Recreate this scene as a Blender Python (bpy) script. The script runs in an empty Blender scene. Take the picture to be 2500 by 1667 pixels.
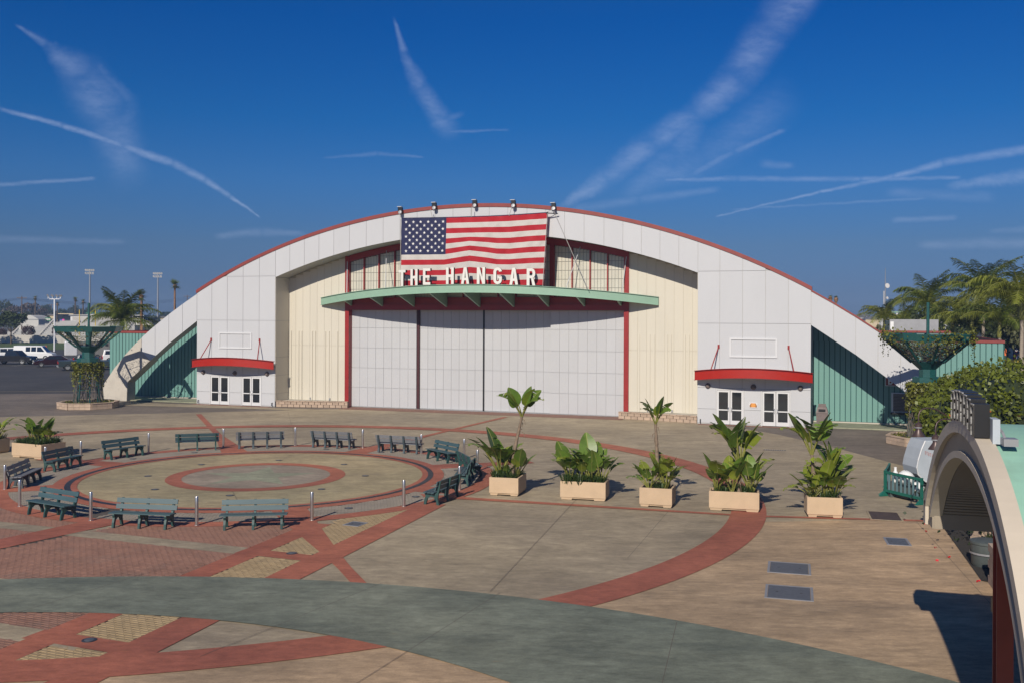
import bpy, math, random
from mathutils import Vector, Matrix
RAD = math.radians
rnd = random.Random(11)
scene = bpy.context.scene
COL = scene.collection

# ---------------------------------------------------------------- camera
CAM_H = 6.6
cam_d = bpy.data.cameras.new('camera')
cam = bpy.data.objects.new('camera', cam_d)
COL.objects.link(cam)
cam.location = (0, 0, CAM_H)
cam.rotation_euler = (RAD(90), -0.0044, 0)
cam_d.sensor_width = 36.0
cam_d.lens = 34.56
cam_d.shift_y = -0.0238
cam_d.clip_start = 0.1
cam_d.clip_end = 20000
scene.camera = cam

# ---------------------------------------------------------------- sun, sky, exposure
SUN_EL = RAD(31.8)
SHX, SHY = 0.345, 0.939            # ground direction shadows fall in
sun_d = bpy.data.lights.new('sun', 'SUN')
sun_d.energy = 4.3
sun_d.angle = RAD(0.5)
sun_d.color = (1.0, 0.92, 0.80)
sun = bpy.data.objects.new('sun', sun_d)
COL.objects.link(sun)
sun.location = (-20, -40, 60)
_ld = Vector((SHX * math.cos(SUN_EL), SHY * math.cos(SUN_EL), -math.sin(SUN_EL)))
sun.rotation_euler = _ld.to_track_quat('-Z', 'Y').to_euler()

world = bpy.data.worlds.new('World')
scene.world = world
world.use_nodes = True
WN, WL = world.node_tree.nodes, world.node_tree.links
WN.clear()
w_out = WN.new('ShaderNodeOutputWorld')
w_bg = WN.new('ShaderNodeBackground')
w_bg.inputs['Strength'].default_value = SKY_STRENGTH = 0.092
sky = WN.new('ShaderNodeTexSky')
sky.sky_type = 'NISHITA'
sky.sun_disc = False
sky.sun_elevation = SUN_EL
sky.sun_rotation = math.atan2(-SHX, -SHY)
sky.altitude = 0
sky.air_density = 1.0
sky.dust_density = 0.35
sky.ozone_density = 2.6
# the deep, polarised blue of this sky: a grade of the sky model by elevation, the same all the way round
w_tc = WN.new('ShaderNodeTexCoord')
w_sep = WN.new('ShaderNodeSeparateXYZ'); WL.new(w_tc.outputs['Generated'], w_sep.inputs[0])
w_rmp = WN.new('ShaderNodeValToRGB')
_stops = [(0.0, (.120, .200, .480)), (.031, (.128, .206, .460)), (.072, (.146, .240, .448)), (.134, (.110, .290, .567)), (.194, (.046, .280, .600)), (.289, (.014, .252, .630)), (.55, (.12, .31, .58))]  # last stop, the unseen sky overhead, paled so ground shade turns less blue
while len(w_rmp.color_ramp.elements) < len(_stops): w_rmp.color_ramp.elements.new(.5)
for e_, (p_, c_) in zip(w_rmp.color_ramp.elements, _stops): e_.position = p_; e_.color = (*c_, 1)
WL.new(w_sep.outputs[2], w_rmp.inputs[0])
w_hs = WN.new('ShaderNodeMix'); w_hs.data_type = 'RGBA'; w_hs.blend_type = 'MULTIPLY'; w_hs.inputs[0].default_value = 1.0
WL.new(sky.outputs[0], w_hs.inputs[6]); WL.new(w_rmp.outputs[0], w_hs.inputs[7])

def _wmath(op, a, b=None):
    n = WN.new('ShaderNodeMath'); n.operation = op
    for k, x in enumerate((a, b)):
        if x is None: continue
        if isinstance(x, (int, float)): n.inputs[k].default_value = x
        else: WL.new(x, n.inputs[k])
    return n.outputs[0]

def _wmap(x, a0, a1, b0, b1, smooth=True):
    n = WN.new('ShaderNodeMapRange')
    n.interpolation_type = 'SMOOTHSTEP' if smooth else 'LINEAR'
    n.clamp = True
    WL.new(x, n.inputs[0])
    for k, q in zip((1, 2, 3, 4), (a0, a1, b0, b1)): n.inputs[k].default_value = q
    return n.outputs[0]

# thin clouds and vapour trails: bands laid along lines on a gnomonic chart of the sky (x/y, z/y)
w_y = _wmath('MAXIMUM', w_sep.outputs[1], 0.02)
w_px, w_pz = _wmath('DIVIDE', w_sep.outputs[0], w_y), _wmath('DIVIDE', w_sep.outputs[2], w_y)
w_cmb = WN.new('ShaderNodeCombineXYZ')
WL.new(w_px, w_cmb.inputs[0]); WL.new(w_pz, w_cmb.inputs[1]); w_cmb.inputs[2].default_value = 1.0
w_n1 = WN.new('ShaderNodeTexNoise'); w_n1.inputs['Scale'].default_value = 30; w_n1.inputs['Detail'].default_value = 8
w_n1.inputs['Roughness'].default_value = 0.78
WL.new(w_cmb.outputs[0], w_n1.inputs['Vector'])
w_c0 = WN.new('ShaderNodeVectorMath'); w_c0.operation = 'SUBTRACT'; w_c0.inputs[1].default_value = (.5, .5, .5)
WL.new(w_n1.outputs['Color'], w_c0.inputs[0])
w_c1 = WN.new('ShaderNodeVectorMath'); w_c1.operation = 'MULTIPLY'; w_c1.inputs[1].default_value = (.018, .018, 0)
WL.new(w_c0.outputs[0], w_c1.inputs[0])
w_c2 = WN.new('ShaderNodeVectorMath'); w_c2.operation = 'ADD'
WL.new(w_cmb.outputs[0], w_c2.inputs[0]); WL.new(w_c1.outputs[0], w_c2.inputs[1])
CH = w_c2.outputs[0]
w_c3 = WN.new('ShaderNodeVectorMath'); w_c3.operation = 'MULTIPLY'; w_c3.inputs[1].default_value = (.0055, .0055, 0)
WL.new(w_c0.outputs[0], w_c3.inputs[0])
w_c4 = WN.new('ShaderNodeVectorMath'); w_c4.operation = 'ADD'
WL.new(w_cmb.outputs[0], w_c4.inputs[0]); WL.new(w_c3.outputs[0], w_c4.inputs[1])
CH_FINE = w_c4.outputs[0]

def chart(u, v):                    # chart coordinates of a point given in image pixels (u right, v down)
    return ((u - 1250) / 2400.0, (774 - v) / 2400.0 + (u - 1250) * .0044 / 2400)

def band(a, b, w0, w1, amp):
    ch = CH if max(w0, w1) > 20 else CH_FINE
    ax, az = chart(*a); bx, bz = chart(*b)
    dx, dz = bx - ax, bz - az
    L2 = dx * dx + dz * dz; L = math.sqrt(L2)
    nt = WN.new('ShaderNodeVectorMath'); nt.operation = 'DOT_PRODUCT'
    nt.inputs[1].default_value = (dx / L2, dz / L2, -(ax * dx + az * dz) / L2); WL.new(ch, nt.inputs[0])
    nw = WN.new('ShaderNodeVectorMath'); nw.operation = 'DOT_PRODUCT'
    nw.inputs[1].default_value = (-dz / L, dx / L, (ax * dz - az * dx) / L); WL.new(ch, nw.inputs[0])
    t, w = nt.outputs['Value'], nw.outputs['Value']
    wid = _wmap(t, 0, 1, w0 / 2400, w1 / 2400, False)
    r = _wmath('ABSOLUTE', _wmath('DIVIDE', w, wid))
    across = _wmap(r, 0.0, 1.15, amp * .95, 0)
    e = min(.45, max(.03, (w0 + w1) / 2400 * .6 / L))
    ends = _wmath('MULTIPLY', _wmap(t, -e, e, 0, 1), _wmap(t, 1 - e, 1 + e, 1, 0))
    return _wmath('MULTIPLY', across, ends)

def trail(pts, amp):
    return [band(p[:2], q[:2], p[2], q[2], amp) for p, q in zip(pts, pts[1:])]

w_n2 = WN.new('ShaderNodeTexNoise'); w_n2.inputs['Scale'].default_value = 26; w_n2.inputs['Detail'].default_value = 9
w_n2.inputs['Roughness'].default_value = 0.72
w_mp = WN.new('ShaderNodeMapping'); w_mp.inputs['Scale'].default_value = (1, 2.6, 1); w_mp.inputs['Rotation'].default_value = (0, 0, .5)
WL.new(w_cmb.outputs[0], w_mp.inputs[0]); WL.new(w_mp.outputs[0], w_n2.inputs['Vector'])
w_fib = _wmap(w_n2.outputs[0], .25, .75, .30, 1.0)
def cloud_layer(shader, bands, u0, u1):
    """sky with these trails, evaluated only over the part of the chart that holds them (u0..u1)"""
    acc = bands[0]
    for b_ in bands[1:]: acc = _wmath('MAXIMUM', acc, b_)
    acc = _wmath('MULTIPLY', acc, w_fib)
    mx = WN.new('ShaderNodeMix'); mx.data_type = 'RGBA'
    WL.new(acc, mx.inputs[0]); WL.new(w_hs.outputs[2], mx.inputs[6]); mx.inputs[7].default_value = CLOUD
    bg = WN.new('ShaderNodeBackground'); bg.inputs['Strength'].default_value = SKY_STRENGTH; WL.new(mx.outputs[2], bg.inputs['Color'])
    f = _wmath('MULTIPLY', _wmath('GREATER_THAN', w_px, (u0 - 1250) / 2400), _wmath('LESS_THAN', w_px, (u1 - 1250) / 2400))
    f = _wmath('MULTIPLY', f, _wmath('MULTIPLY', _wmath('GREATER_THAN', w_sep.outputs[1], .3), _wmath('GREATER_THAN', w_pz, .02)))
    ms = WN.new('ShaderNodeMixShader'); WL.new(f, ms.inputs[0]); WL.new(shader, ms.inputs[1]); WL.new(bg.outputs[0], ms.inputs[2])
    return ms.outputs[0]
CLOUD = (4.6, 5.6, 8.0, 1)
WL.new(w_hs.outputs[2], w_bg.inputs['Color'])
w_sh = w_bg.outputs[0]
BANDS = []
BANDS += trail([(-80, 240, 5), (0, 267, 7), (150, 306, 9), (300, 357, 12), (420, 398, 13), (500, 440, 11), (560, 480, 7), (632, 530, 3)], .42)
BANDS += trail([(-60, 454, 7), (228, 437, 6)], .30)
BANDS += trail([(40, 65, 5), (110, 110, 14), (200, 190, 70), (270, 290, 75), (310, 420, 60)], .26)
BANDS += trail([(230, 160, 18), (320, 250, 22), (290, 330, 40)], .14)
BANDS += trail([(530, 578, 10), (640, 566, 15), (740, 570, 8)], .20)
BANDS += trail([(-80, 582, 14), (300, 592, 9)], .14)
w_sh = cloud_layer(w_sh, BANDS, -400, 770)
BANDS = []
BANDS += trail([(960, 50, 5), (985, 130, 14), (1025, 220, 26), (1095, 320, 34)], .27)
BANDS += trail([(1060, 300, 20), (1120, 280, 10)], .2)
BANDS += trail([(1090, 322, 6), (1240, 318, 4)], .16)
BANDS += trail([(790, 385, 4), (920, 376, 8), (1030, 384, 4)], .14)
w_sh = cloud_layer(w_sh, BANDS, 770, 1325)
BANDS = []
BANDS += trail([(1985, -60, 55), (1880, 70, 62), (1800, 190, 58), (1700, 280, 40), (1590, 350, 42), (1480, 430, 34), (1380, 500, 12)], .32)
BANDS += trail([(1700, 290, 40), (1650, 390, 60), (1540, 470, 30)], .20)
BANDS += trail([(1900, 250, 70), (1720, 390, 60), (1600, 440, 30)], .17)
BANDS += trail([(1910, 320, 8), (1790, 372, 12), (1690, 425, 12)], .24)
BANDS += trail([(1400, 512, 14), (1560, 488, 16), (1750, 462, 10)], .16)
BANDS += trail([(1620, 440, 6), (1800, 437, 9), (2100, 438, 8), (2340, 434, 6)], .28)
BANDS += trail([(1750, 528, 3), (2000, 470, 5), (2180, 432, 9), (2300, 398, 13), (2560, 356, 16)], .36)
BANDS += trail([(1790, 512, 3), (2260, 484, 5)], .18)
BANDS += trail([(2320, 455, 14), (2600, 415, 26)], .30)
BANDS += trail([(2170, 470, 16), (2420, 482, 18)], .14)
BANDS += trail([(2180, 538, 9), (2330, 532, 9)], .22)
BANDS += trail([(2250, 598, 14), (2560, 592, 20)], .18)
BANDS += trail([(2420, 565, 8), (2580, 555, 14)], .14)
BANDS += trail([(1860, 400, 14), (1930, 405, 10)], .18)
w_sh = cloud_layer(w_sh, BANDS, 1325, 2900)
WL.new(w_sh, w_out.inputs[0])

scene.view_settings.view_transform = 'Standard'
scene.view_settings.look = 'None'
scene.view_settings.exposure = 0.12
scene.view_settings.gamma = 1.0
scene.view_settings.use_curve_mapping = False

# ---------------------------------------------------------------- mesh helpers
class MB:
    def __init__(s): s.v, s.f, s.m = [], [], []
    def poly(s, pts, m=0):
        k = len(s.v); s.v += [tuple(p) for p in pts]; s.f.append(tuple(range(k, k + len(pts)))); s.m.append(m); return s
    def hexa(s, p, m=0):           # 8 corners: bottom 4 ccw, top 4 ccw
        k = len(s.v); s.v += [tuple(q) for q in p]
        for q in ((3, 2, 1, 0), (4, 5, 6, 7), (0, 1, 5, 4), (1, 2, 6, 5), (2, 3, 7, 6), (3, 0, 4, 7)):
            s.f.append(tuple(k + i for i in q)); s.m.append(m)
        return s
    def box(s, x0, x1, y0, y1, z0, z1, m=0, M=None):
        p = [(x0, y0, z0), (x1, y0, z0), (x1, y1, z0), (x0, y1, z0), (x0, y0, z1), (x1, y0, z1), (x1, y1, z1), (x0, y1, z1)]
        if M: p = [tuple(M @ Vector(q)) for q in p]
        return s.hexa(p, m)
    def beam(s, a, b, w, h, m=0, up=(0, 0, 1)):
        a, b = Vector(a), Vector(b); d = (b - a).normalized(); u = Vector(up)
        x = d.cross(u)
        if x.length < 1e-4: x = d.cross(Vector((1, 0, 0)))
        x.normalize(); z = x.cross(d)
        c = lambda o, i, j: o + x * (w / 2 * i) + z * (h / 2 * j)
        return s.hexa([c(a, -1, -1), c(a, 1, -1), c(b, 1, -1), c(b, -1, -1), c(a, -1, 1), c(a, 1, 1), c(b, 1, 1), c(b, -1, 1)], m)
    def prism(s, pts, y0, y1, m=0, ms=None):      # pts (x,z) ccw seen from -y; extruded along y
        k = len(s.v); n = len(pts)
        s.v += [(x, y0, z) for x, z in pts] + [(x, y1, z) for x, z in pts]
        s.f.append(tuple(range(k, k + n))); s.m.append(m)
        s.f.append(tuple(range(k + 2 * n - 1, k + n - 1, -1))); s.m.append(m if ms is None else ms)
        for i in range(n):
            j = (i + 1) % n
            s.f.append((k + j, k + i, k + n + i, k + n + j)); s.m.append(m if ms is None else ms)
        return s
    def slab(s, pts, z0, z1, m=0, ms=None):       # pts (x,y) ccw from above
        k = len(s.v); n = len(pts)
        s.v += [(x, y, z1) for x, y in pts] + [(x, y, z0) for x, y in pts]
        s.f.append(tuple(range(k, k + n))); s.m.append(m)
        for i in range(n):
            j = (i + 1) % n
            s.f.append((k + i, k + n + i, k + n + j, k + j)); s.m.append(m if ms is None else ms)
        return s
    def tube(s, pts, r, n=6, m=0, cap=True):
        pts = [Vector(p) for p in pts]; k = len(s.v)
        rs = r if isinstance(r, (list, tuple)) else [r] * len(pts)
        for i, p in enumerate(pts):
            d = (pts[min(i + 1, len(pts) - 1)] - pts[max(i - 1, 0)]).normalized()
            x = d.cross(Vector((0, 0, 1)))
            if x.length < 1e-3: x = Vector((1, 0, 0))
            x.normalize(); y = d.cross(x)
            for j in range(n):
                a = 2 * math.pi * j / n
                s.v.append(tuple(p + (x * math.cos(a) + y * math.sin(a)) * rs[i]))
        for i in range(len(pts) - 1):
            for j in range(n):
                q = (j + 1) % n
                s.f.append((k + i * n + j, k + i * n + q, k + (i + 1) * n + q, k + (i + 1) * n + j)); s.m.append(m)
        if cap:
            s.f.append(tuple(k + j for j in range(n - 1, -1, -1))); s.m.append(m)
            s.f.append(tuple(k + (len(pts) - 1) * n + j for j in range(n))); s.m.append(m)
        return s
    def lathe(s, prof, n=16, m=0, c=(0, 0, 0), a0=0.0, cap=True):
        k = len(s.v)
        for r, z in prof:
            for j in range(n):
                a = a0 + 2 * math.pi * j / n
                s.v.append((c[0] + r * math.cos(a), c[1] + r * math.sin(a), c[2] + z))
        for i in range(len(prof) - 1):
            for j in range(n):
                q = (j + 1) % n
                s.f.append((k + i * n + j, k + i * n + q, k + (i + 1) * n + q, k + (i + 1) * n + j)); s.m.append(m)
        if cap:
            s.f.append(tuple(k + j for j in range(n - 1, -1, -1))); s.m.append(m)
            s.f.append(tuple(k + (len(prof) - 1) * n + j for j in range(n))); s.m.append(m)
        return s
    def mesh(s, name, mats, smooth=None):
        me = bpy.data.meshes.new(name); me.from_pydata(s.v, [], s.f)
        for q in (mats if isinstance(mats, (list, tuple)) else [mats]): me.materials.append(MAT[q] if isinstance(q, str) else q)
        if any(s.m): me.polygons.foreach_set('material_index', s.m)
        if smooth is not None:
            me.polygons.foreach_set('use_smooth', [True] * len(s.f))
            me.set_sharp_from_angle(angle=RAD(smooth))
        me.update(); return me
    def build(s, name, mats, parent=None, smooth=None, loc=None, rz=0):
        return place(name, s.mesh(name, mats, smooth), parent, loc, rz)

def place(name, me, parent=None, loc=None, rz=0, rot=None, sc=None):
    o = bpy.data.objects.new(name, me); COL.objects.link(o)
    if parent: o.parent = parent
    if loc is not None: o.location = loc
    if rot is not None: o.rotation_euler = rot
    elif rz: o.rotation_euler = (0, 0, rz)
    if sc is not None: o.scale = sc if isinstance(sc, (tuple, list)) else (sc, sc, sc)
    return o

def thing(name, label, cat, loc=(0, 0, 0), rz=0, group=None):
    o = bpy.data.objects.new(name, None); COL.objects.link(o)
    o.empty_display_size = .3
    o.location = loc; o.rotation_euler = (0, 0, rz)
    return tag(o, label, cat, group)

def tag(o, label=None, cat=None, group=None, kind=None):
    for k, q in (('label', label), ('category', cat), ('group', group), ('kind', kind)):
        if q: o[k] = q
    return o

def copy_tree(o, parent=None):
    c = o.copy(); COL.objects.link(c); c.parent = parent
    for ch in o.children: copy_tree(ch, c)
    return c

# ---------------------------------------------------------------- materials
MAT = {}
def nodes_of(name):
    m = bpy.data.materials.new(name); m.use_nodes = True; MAT[name] = m
    nt = m.node_tree; return m, nt.nodes, nt.links, nt.nodes['Principled BSDF']

def lin(c):
    return tuple(((x / 255 / 12.92) if x / 255 <= .04045 else ((x / 255 + .055) / 1.055) ** 2.4) for x in c)

def mat(name, col, rough=.6, metal=0.0, var=.10, scale=2.0, rand=0.0, bump=0.0, bscale=30.0, spec=.5, stretch=(1, 1, 1), coord='pos', dirt=None, trans=0.0):
    m, N, L, P = nodes_of(name)
    if coord == 'pos':
        src = N.new('ShaderNodeNewGeometry').outputs['Position']
    else:
        src = N.new('ShaderNodeTexCoord').outputs['Object']
    mp = N.new('ShaderNodeMapping'); mp.inputs['Scale'].default_value = stretch; L.new(src, mp.inputs[0])
    n1 = N.new('ShaderNodeTexNoise'); n1.inputs['Scale'].default_value = scale; n1.inputs['Detail'].default_value = 6
    n1.inputs['Roughness'].default_value = .62
    L.new(mp.outputs[0], n1.inputs['Vector'])
    mr = N.new('ShaderNodeMapRange'); mr.inputs[1].default_value = .3; mr.inputs[2].default_value = .7
    mr.inputs[3].default_value = 1 - var; mr.inputs[4].default_value = 1 + var; L.new(n1.outputs[0], mr.inputs[0])
    fac = mr.outputs[0]
    if rand:
        oi = N.new('ShaderNodeObjectInfo')
        m2 = N.new('ShaderNodeMapRange'); m2.inputs[3].default_value = 1 - rand; m2.inputs[4].default_value = 1 + rand
        L.new(oi.outputs['Random'], m2.inputs[0])
        mm = N.new('ShaderNodeMath'); mm.operation = 'MULTIPLY'; L.new(fac, mm.inputs[0]); L.new(m2.outputs[0], mm.inputs[1]); fac = mm.outputs[0]
    vm = N.new('ShaderNodeVectorMath'); vm.operation = 'SCALE'; vm.inputs[0].default_value = col[:3]; L.new(fac, vm.inputs['Scale'])
    out = vm.outputs[0]
    if dirt:                            # (colour, noise scale, threshold, strength)
        n3 = N.new('ShaderNodeTexNoise'); n3.inputs['Scale'].default_value = dirt[1]; n3.inputs['Detail'].default_value = 8
        n3.inputs['Roughness'].default_value = .7; L.new(mp.outputs[0], n3.inputs['Vector'])
        m3 = N.new('ShaderNodeMapRange'); m3.inputs[1].default_value = dirt[2]; m3.inputs[2].default_value = dirt[2] + .18
        m3.inputs[4].default_value = dirt[3]; L.new(n3.outputs[0], m3.inputs[0])
        mx = N.new('ShaderNodeMix'); mx.data_type = 'RGBA'; L.new(m3.outputs[0], mx.inputs[0]); L.new(out, mx.inputs[6])
        mx.inputs[7].default_value = (*dirt[0], 1); out = mx.outputs[2]
    L.new(out, P.inputs['Base Color'])
    P.inputs['Roughness'].default_value = rough; P.inputs['Metallic'].default_value = metal
    P.inputs['Specular IOR Level'].default_value = spec
    if bump:
        nb = N.new('ShaderNodeTexNoise'); nb.inputs['Scale'].default_value = bscale; nb.inputs['Detail'].default_value = 5
        L.new(mp.outputs[0], nb.inputs['Vector'])
        bp = N.new('ShaderNodeBump'); bp.inputs['Strength'].default_value = bump; bp.inputs['Distance'].default_value = .02
        L.new(nb.outputs[0], bp.inputs['Height']); L.new(bp.outputs[0], P.inputs['Normal'])
    if trans:
        T = N.new('ShaderNodeBsdfTranslucent'); L.new(out, T.inputs[0])
        ms = N.new('ShaderNodeMixShader'); ms.inputs[0].default_value = trans
        L.new(P.outputs[0], ms.inputs[1]); L.new(T.outputs[0], ms.inputs[2])
        L.new(ms.outputs[0], N['Material Output'].inputs[0])
    return m

def paving(name, col, var=.16, streak=.18, stain=(.16, .13, .10), stain_amt=.5, rough=.78, col2=None, ang=0.0, long=1.0):
    """weathered concrete: broad cloudiness, long rubbed streaks, dark and rusty blotches, fine grain and hair cracks"""
    m, N, L, P = nodes_of(name)
    pos = N.new('ShaderNodeNewGeometry').outputs['Position']
    def noise(sc, det=6, ro=.6, st=(1, 1, 1), rot=0.0, off=0.0):
        mp = N.new('ShaderNodeMapping'); mp.inputs['Scale'].default_value = st; mp.inputs['Rotation'].default_value = (0, 0, rot)
        mp.inputs['Location'].default_value = (off, off * .7, 0); L.new(pos, mp.inputs[0])
        n = N.new('ShaderNodeTexNoise'); n.inputs['Scale'].default_value = sc; n.inputs['Detail'].default_value = det
        n.inputs['Roughness'].default_value = ro; L.new(mp.outputs[0], n.inputs['Vector']); return n.outputs[0]
    def rng(x, a, b, c, d):
        r = N.new('ShaderNodeMapRange'); L.new(x, r.inputs[0])
        for k, q in zip((1, 2, 3, 4), (a, b, c, d)): r.inputs[k].default_value = q
        return r.outputs[0]
    def mul(a, b):
        q = N.new('ShaderNodeMath'); q.operation = 'MULTIPLY'; L.new(a, q.inputs[0]); L.new(b, q.inputs[1]); return q.outputs[0]
    def mix(f, a, b):
        q = N.new('ShaderNodeMix'); q.data_type = 'RGBA'; L.new(f, q.inputs[0])
        for k, x in ((6, a), (7, b)):
            if isinstance(x, tuple): q.inputs[k].default_value = (*x, 1)
            else: L.new(x, q.inputs[k])
        return q.outputs[2]
    f = mul(rng(noise(.22, 7, .68), .34, .66, 1 - var, 1 + var), rng(noise(.9, 9, .75, (.75 - .5 * long, 1.0 + .2 * long, 1), ang), .3, .7, 1 - streak, 1 + streak))
    f = mul(f, rng(noise(30, 4, .8), .25, .75, .82, 1.18))
    f = mul(f, rng(noise(5.5, 8, .8, (.45, 1, 1), ang + .4), .33, .67, .76, 1.22))
    f = mul(f, rng(noise(1.7, 10, .8, (.8 - .55 * long, 1.0 + .6 * long, 1), ang - .1, 55), .35, .65, 1 - streak, 1 + streak * .8))
    base = mix(rng(noise(.11, 3, .5, (1, 1, 1), 0, 9), .38, .62, 0, 1), col, col2 or tuple(c * .9 for c in col))
    vm = N.new('ShaderNodeVectorMath'); vm.operation = 'SCALE'; L.new(base, vm.inputs[0]); L.new(f, vm.inputs['Scale'])
    c = mix(rng(noise(.55, 9, .78, (.4, 1, 1), ang, 31), .50, .70, 0, stain_amt), vm.outputs[0], stain)
    c = mix(rng(noise(1.4, 8, .75, (.5, 1.3, 1), 0, 77), .64, .76, 0, .6), c, (.30, .17, .06))
    c = mix(rng(noise(5.0, 5, .7, (1, 1, 1), 0, 17), .69, .76, 0, .6), c, tuple(x * .45 for x in stain))
    c = mix(rng(noise(.8, 8, .8, (.3, 1.4, 1), ang + .1, 91), .60, .72, 0, .28), c, tuple(min(.7, x * 1.5) for x in col))
    vo = N.new('ShaderNodeTexVoronoi'); vo.feature = 'DISTANCE_TO_EDGE'; vo.inputs['Scale'].default_value = .11
    mp = N.new('ShaderNodeMapping'); L.new(pos, mp.inputs[0])
    ad = N.new('ShaderNodeVectorMath'); ad.operation = 'ADD'
    nn = N.new('ShaderNodeTexNoise'); nn.inputs['Scale'].default_value = .6; nn.inputs['Detail'].default_value = 6; L.new(pos, nn.inputs['Vector'])
    sc = N.new('ShaderNodeVectorMath'); sc.operation = 'SCALE'; sc.inputs['Scale'].default_value = 2.4; L.new(nn.outputs['Color'], sc.inputs[0])
    L.new(mp.outputs[0], ad.inputs[0]); L.new(sc.outputs[0], ad.inputs[1]); L.new(ad.outputs[0], vo.inputs['Vector'])
    crack = mul(rng(vo.outputs['Distance'], .0, .0016, .42, 0), rng(noise(.07, 2, .5, (1, 1, 1), 0, 5), .5, .56, 0, 1))
    c = mix(crack, c, tuple(x * .4 for x in col))
    L.new(c, P.inputs['Base Color']); P.inputs['Roughness'].default_value = rough; P.inputs['Specular IOR Level'].default_value = .35
    bp = N.new('ShaderNodeBump'); bp.inputs['Strength'].default_value = .25; bp.inputs['Distance'].default_value = .01
    L.new(noise(55, 4, .7), bp.inputs['Height']); L.new(bp.outputs[0], P.inputs['Normal'])
    return m

paving('concrete', (0.370, 0.300, 0.200), col2=(0.300, 0.245, 0.172), ang=.15, long=0.45)
paving('concrete_warm', (0.440, 0.305, 0.185), col2=(0.360, 0.260, 0.165), streak=.24, ang=-.05, stain=(.15, .115, .085), long=0.80)
paving('concrete_disc', (0.395, 0.312, 0.180), col2=(0.320, 0.270, 0.160), var=.12, long=0.30)
paving('concrete_core', (0.305, 0.248, 0.188), var=.2, long=0.30)
paving('concrete_red', (0.400, 0.138, 0.080), col2=(0.300, 0.100, 0.066), stain=(.16, .05, .035), var=.14, streak=.12, long=0.15)
paving('concrete_green', (0.200, 0.212, 0.160), col2=(0.150, 0.168, 0.132), stain=(.06, .072, .062), stain_amt=.6, streak=.2, ang=.25, long=0.40)
paving('concrete_mint', (0.285, 0.290, 0.200), var=.1, long=0.20)
paving('asphalt', (.070, .066, .064), col2=(.058, .056, .055), stain=(.03, .03, .03), var=.15, long=0.30)
paving('asphalt_apron', (0.190, 0.155, 0.125), col2=(0.150, 0.125, 0.104), stain=(.07, .06, .052), stain_amt=.6, streak=.2, long=0.60)
paving('far_ground', (.10, .10, .085), var=.2)
paving('mortar', (.10, .082, .066), var=.1)
mat('paver_red', (0.235, 0.122, 0.084), .8, var=.16, scale=1.6, rand=.14, dirt=((.17, .12, .095), .7, .52, .55))
mat('paver_tan', (.330, .238, .128), .8, var=.14, scale=2.0, rand=.10, dirt=((.22, .17, .11), .8, .55, .5))
mat('paver_grey', (.235, .200, .158), .8, var=.16, scale=1.2, rand=.1)
mat('drain', (.035, .037, .042), .5, var=.3, scale=8)
mat('joint', (0.110, 0.090, 0.075), .9)
mat('lid_steel', (0.125, 0.132, 0.145), .5, .3, var=.15, scale=9, dirt=((.10, .09, .08), 3, .55, .5))
mat('lid_brown', (.085, .055, .04), .6, .2, var=.25, scale=6)
mat('white_panel', (0.490, 0.494, 0.508), .46, var=.022, scale=.5, rand=.014, spec=.4, stretch=(1, 1, .35), dirt=((.50, .49, .47), .9, .62, .28))
mat('door_panel', (0.455, 0.458, 0.470), .48, var=.02, scale=.7, rand=.022, spec=.4, dirt=((.50, .48, .45), 1.3, .63, .3))
mat('panel_joint', (0.370, 0.365, 0.355), .7)
mat('soffit', (0.400, 0.400, 0.375), .6, var=.05)
mat('cream', (0.555, 0.515, 0.428), .5, var=.035, scale=.6, rand=.012, stretch=(1, 1, .25), dirt=((.56, .47, .33), 1.1, .60, .35))
mat('cream_joint', (.47, .42, .31), .7)
mat('glazing', (0.540, 0.510, 0.430), .28, var=.05, scale=1.2, rand=.05)
mat('glazing_shadow', (.20, .19, .165), .8)
mat('muntin', (.19, .19, .18), .5)
mat('red_frame', (0.265, 0.017, 0.015), .4, var=.1, scale=1.5)
mat('shaded_edge', (.055, .012, .014), .5)  # dark maroon carries the shade of the recess between door leaves
mat('red_canopy', (0.360, 0.018, 0.009), .38, var=.05)
mat('red_trim', (0.225, 0.040, 0.032), .5, var=.12, scale=2)
mat('seafoam', (.255, .395, .295), .45, var=.05, scale=1.5, dirt=((.20, .30, .23), 2, .6, .4))
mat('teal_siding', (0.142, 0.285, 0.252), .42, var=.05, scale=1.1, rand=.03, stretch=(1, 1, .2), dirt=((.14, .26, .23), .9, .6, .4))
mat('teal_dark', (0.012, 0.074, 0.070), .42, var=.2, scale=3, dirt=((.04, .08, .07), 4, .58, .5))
mat('raw_concrete', (.47, .43, .37), .85, var=.14, scale=1.5, bump=.4, bscale=9, dirt=((.26, .235, .20), 1.5, .54, .55))
mat('cmu', (.41, .305, .225), .85, var=.1, scale=5, rand=.14, bump=.4, bscale=26)
mat('soil', (.05, .038, .028), .95, var=.3, scale=6)
mat('alu_white', (0.600, 0.600, 0.605), .35, var=.02)
mat('dark_glass', (.012, .015, .018), .06, spec=.8)
mat('chrome', (.62, .62, .63), .22, 1.0, var=.05)
mat('steel_brushed', (.60, .57, .54), .30, .92, var=.08, scale=5)
mat('black_metal', (.012, .012, .013), .4, var=.2)
mat('grey_metal', (.30, .30, .31), .45, .3, var=.1)
mat('rope', (.35, .34, .32), .7)
mat('flag_red', (0.400, 0.005, 0.015), .75, var=.06, scale=3, trans=.12)
mat('flag_white', (0.560, 0.525, 0.490), .75, var=.05, scale=3, trans=.12)
mat('flag_blue', (0.012, 0.015, 0.065), .75, var=.08, scale=3, trans=.08)
mat('star_white', (0.660, 0.650, 0.640), .7)
mat('letter_white', (0.680, 0.670, 0.620), .4, var=.03)
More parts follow.
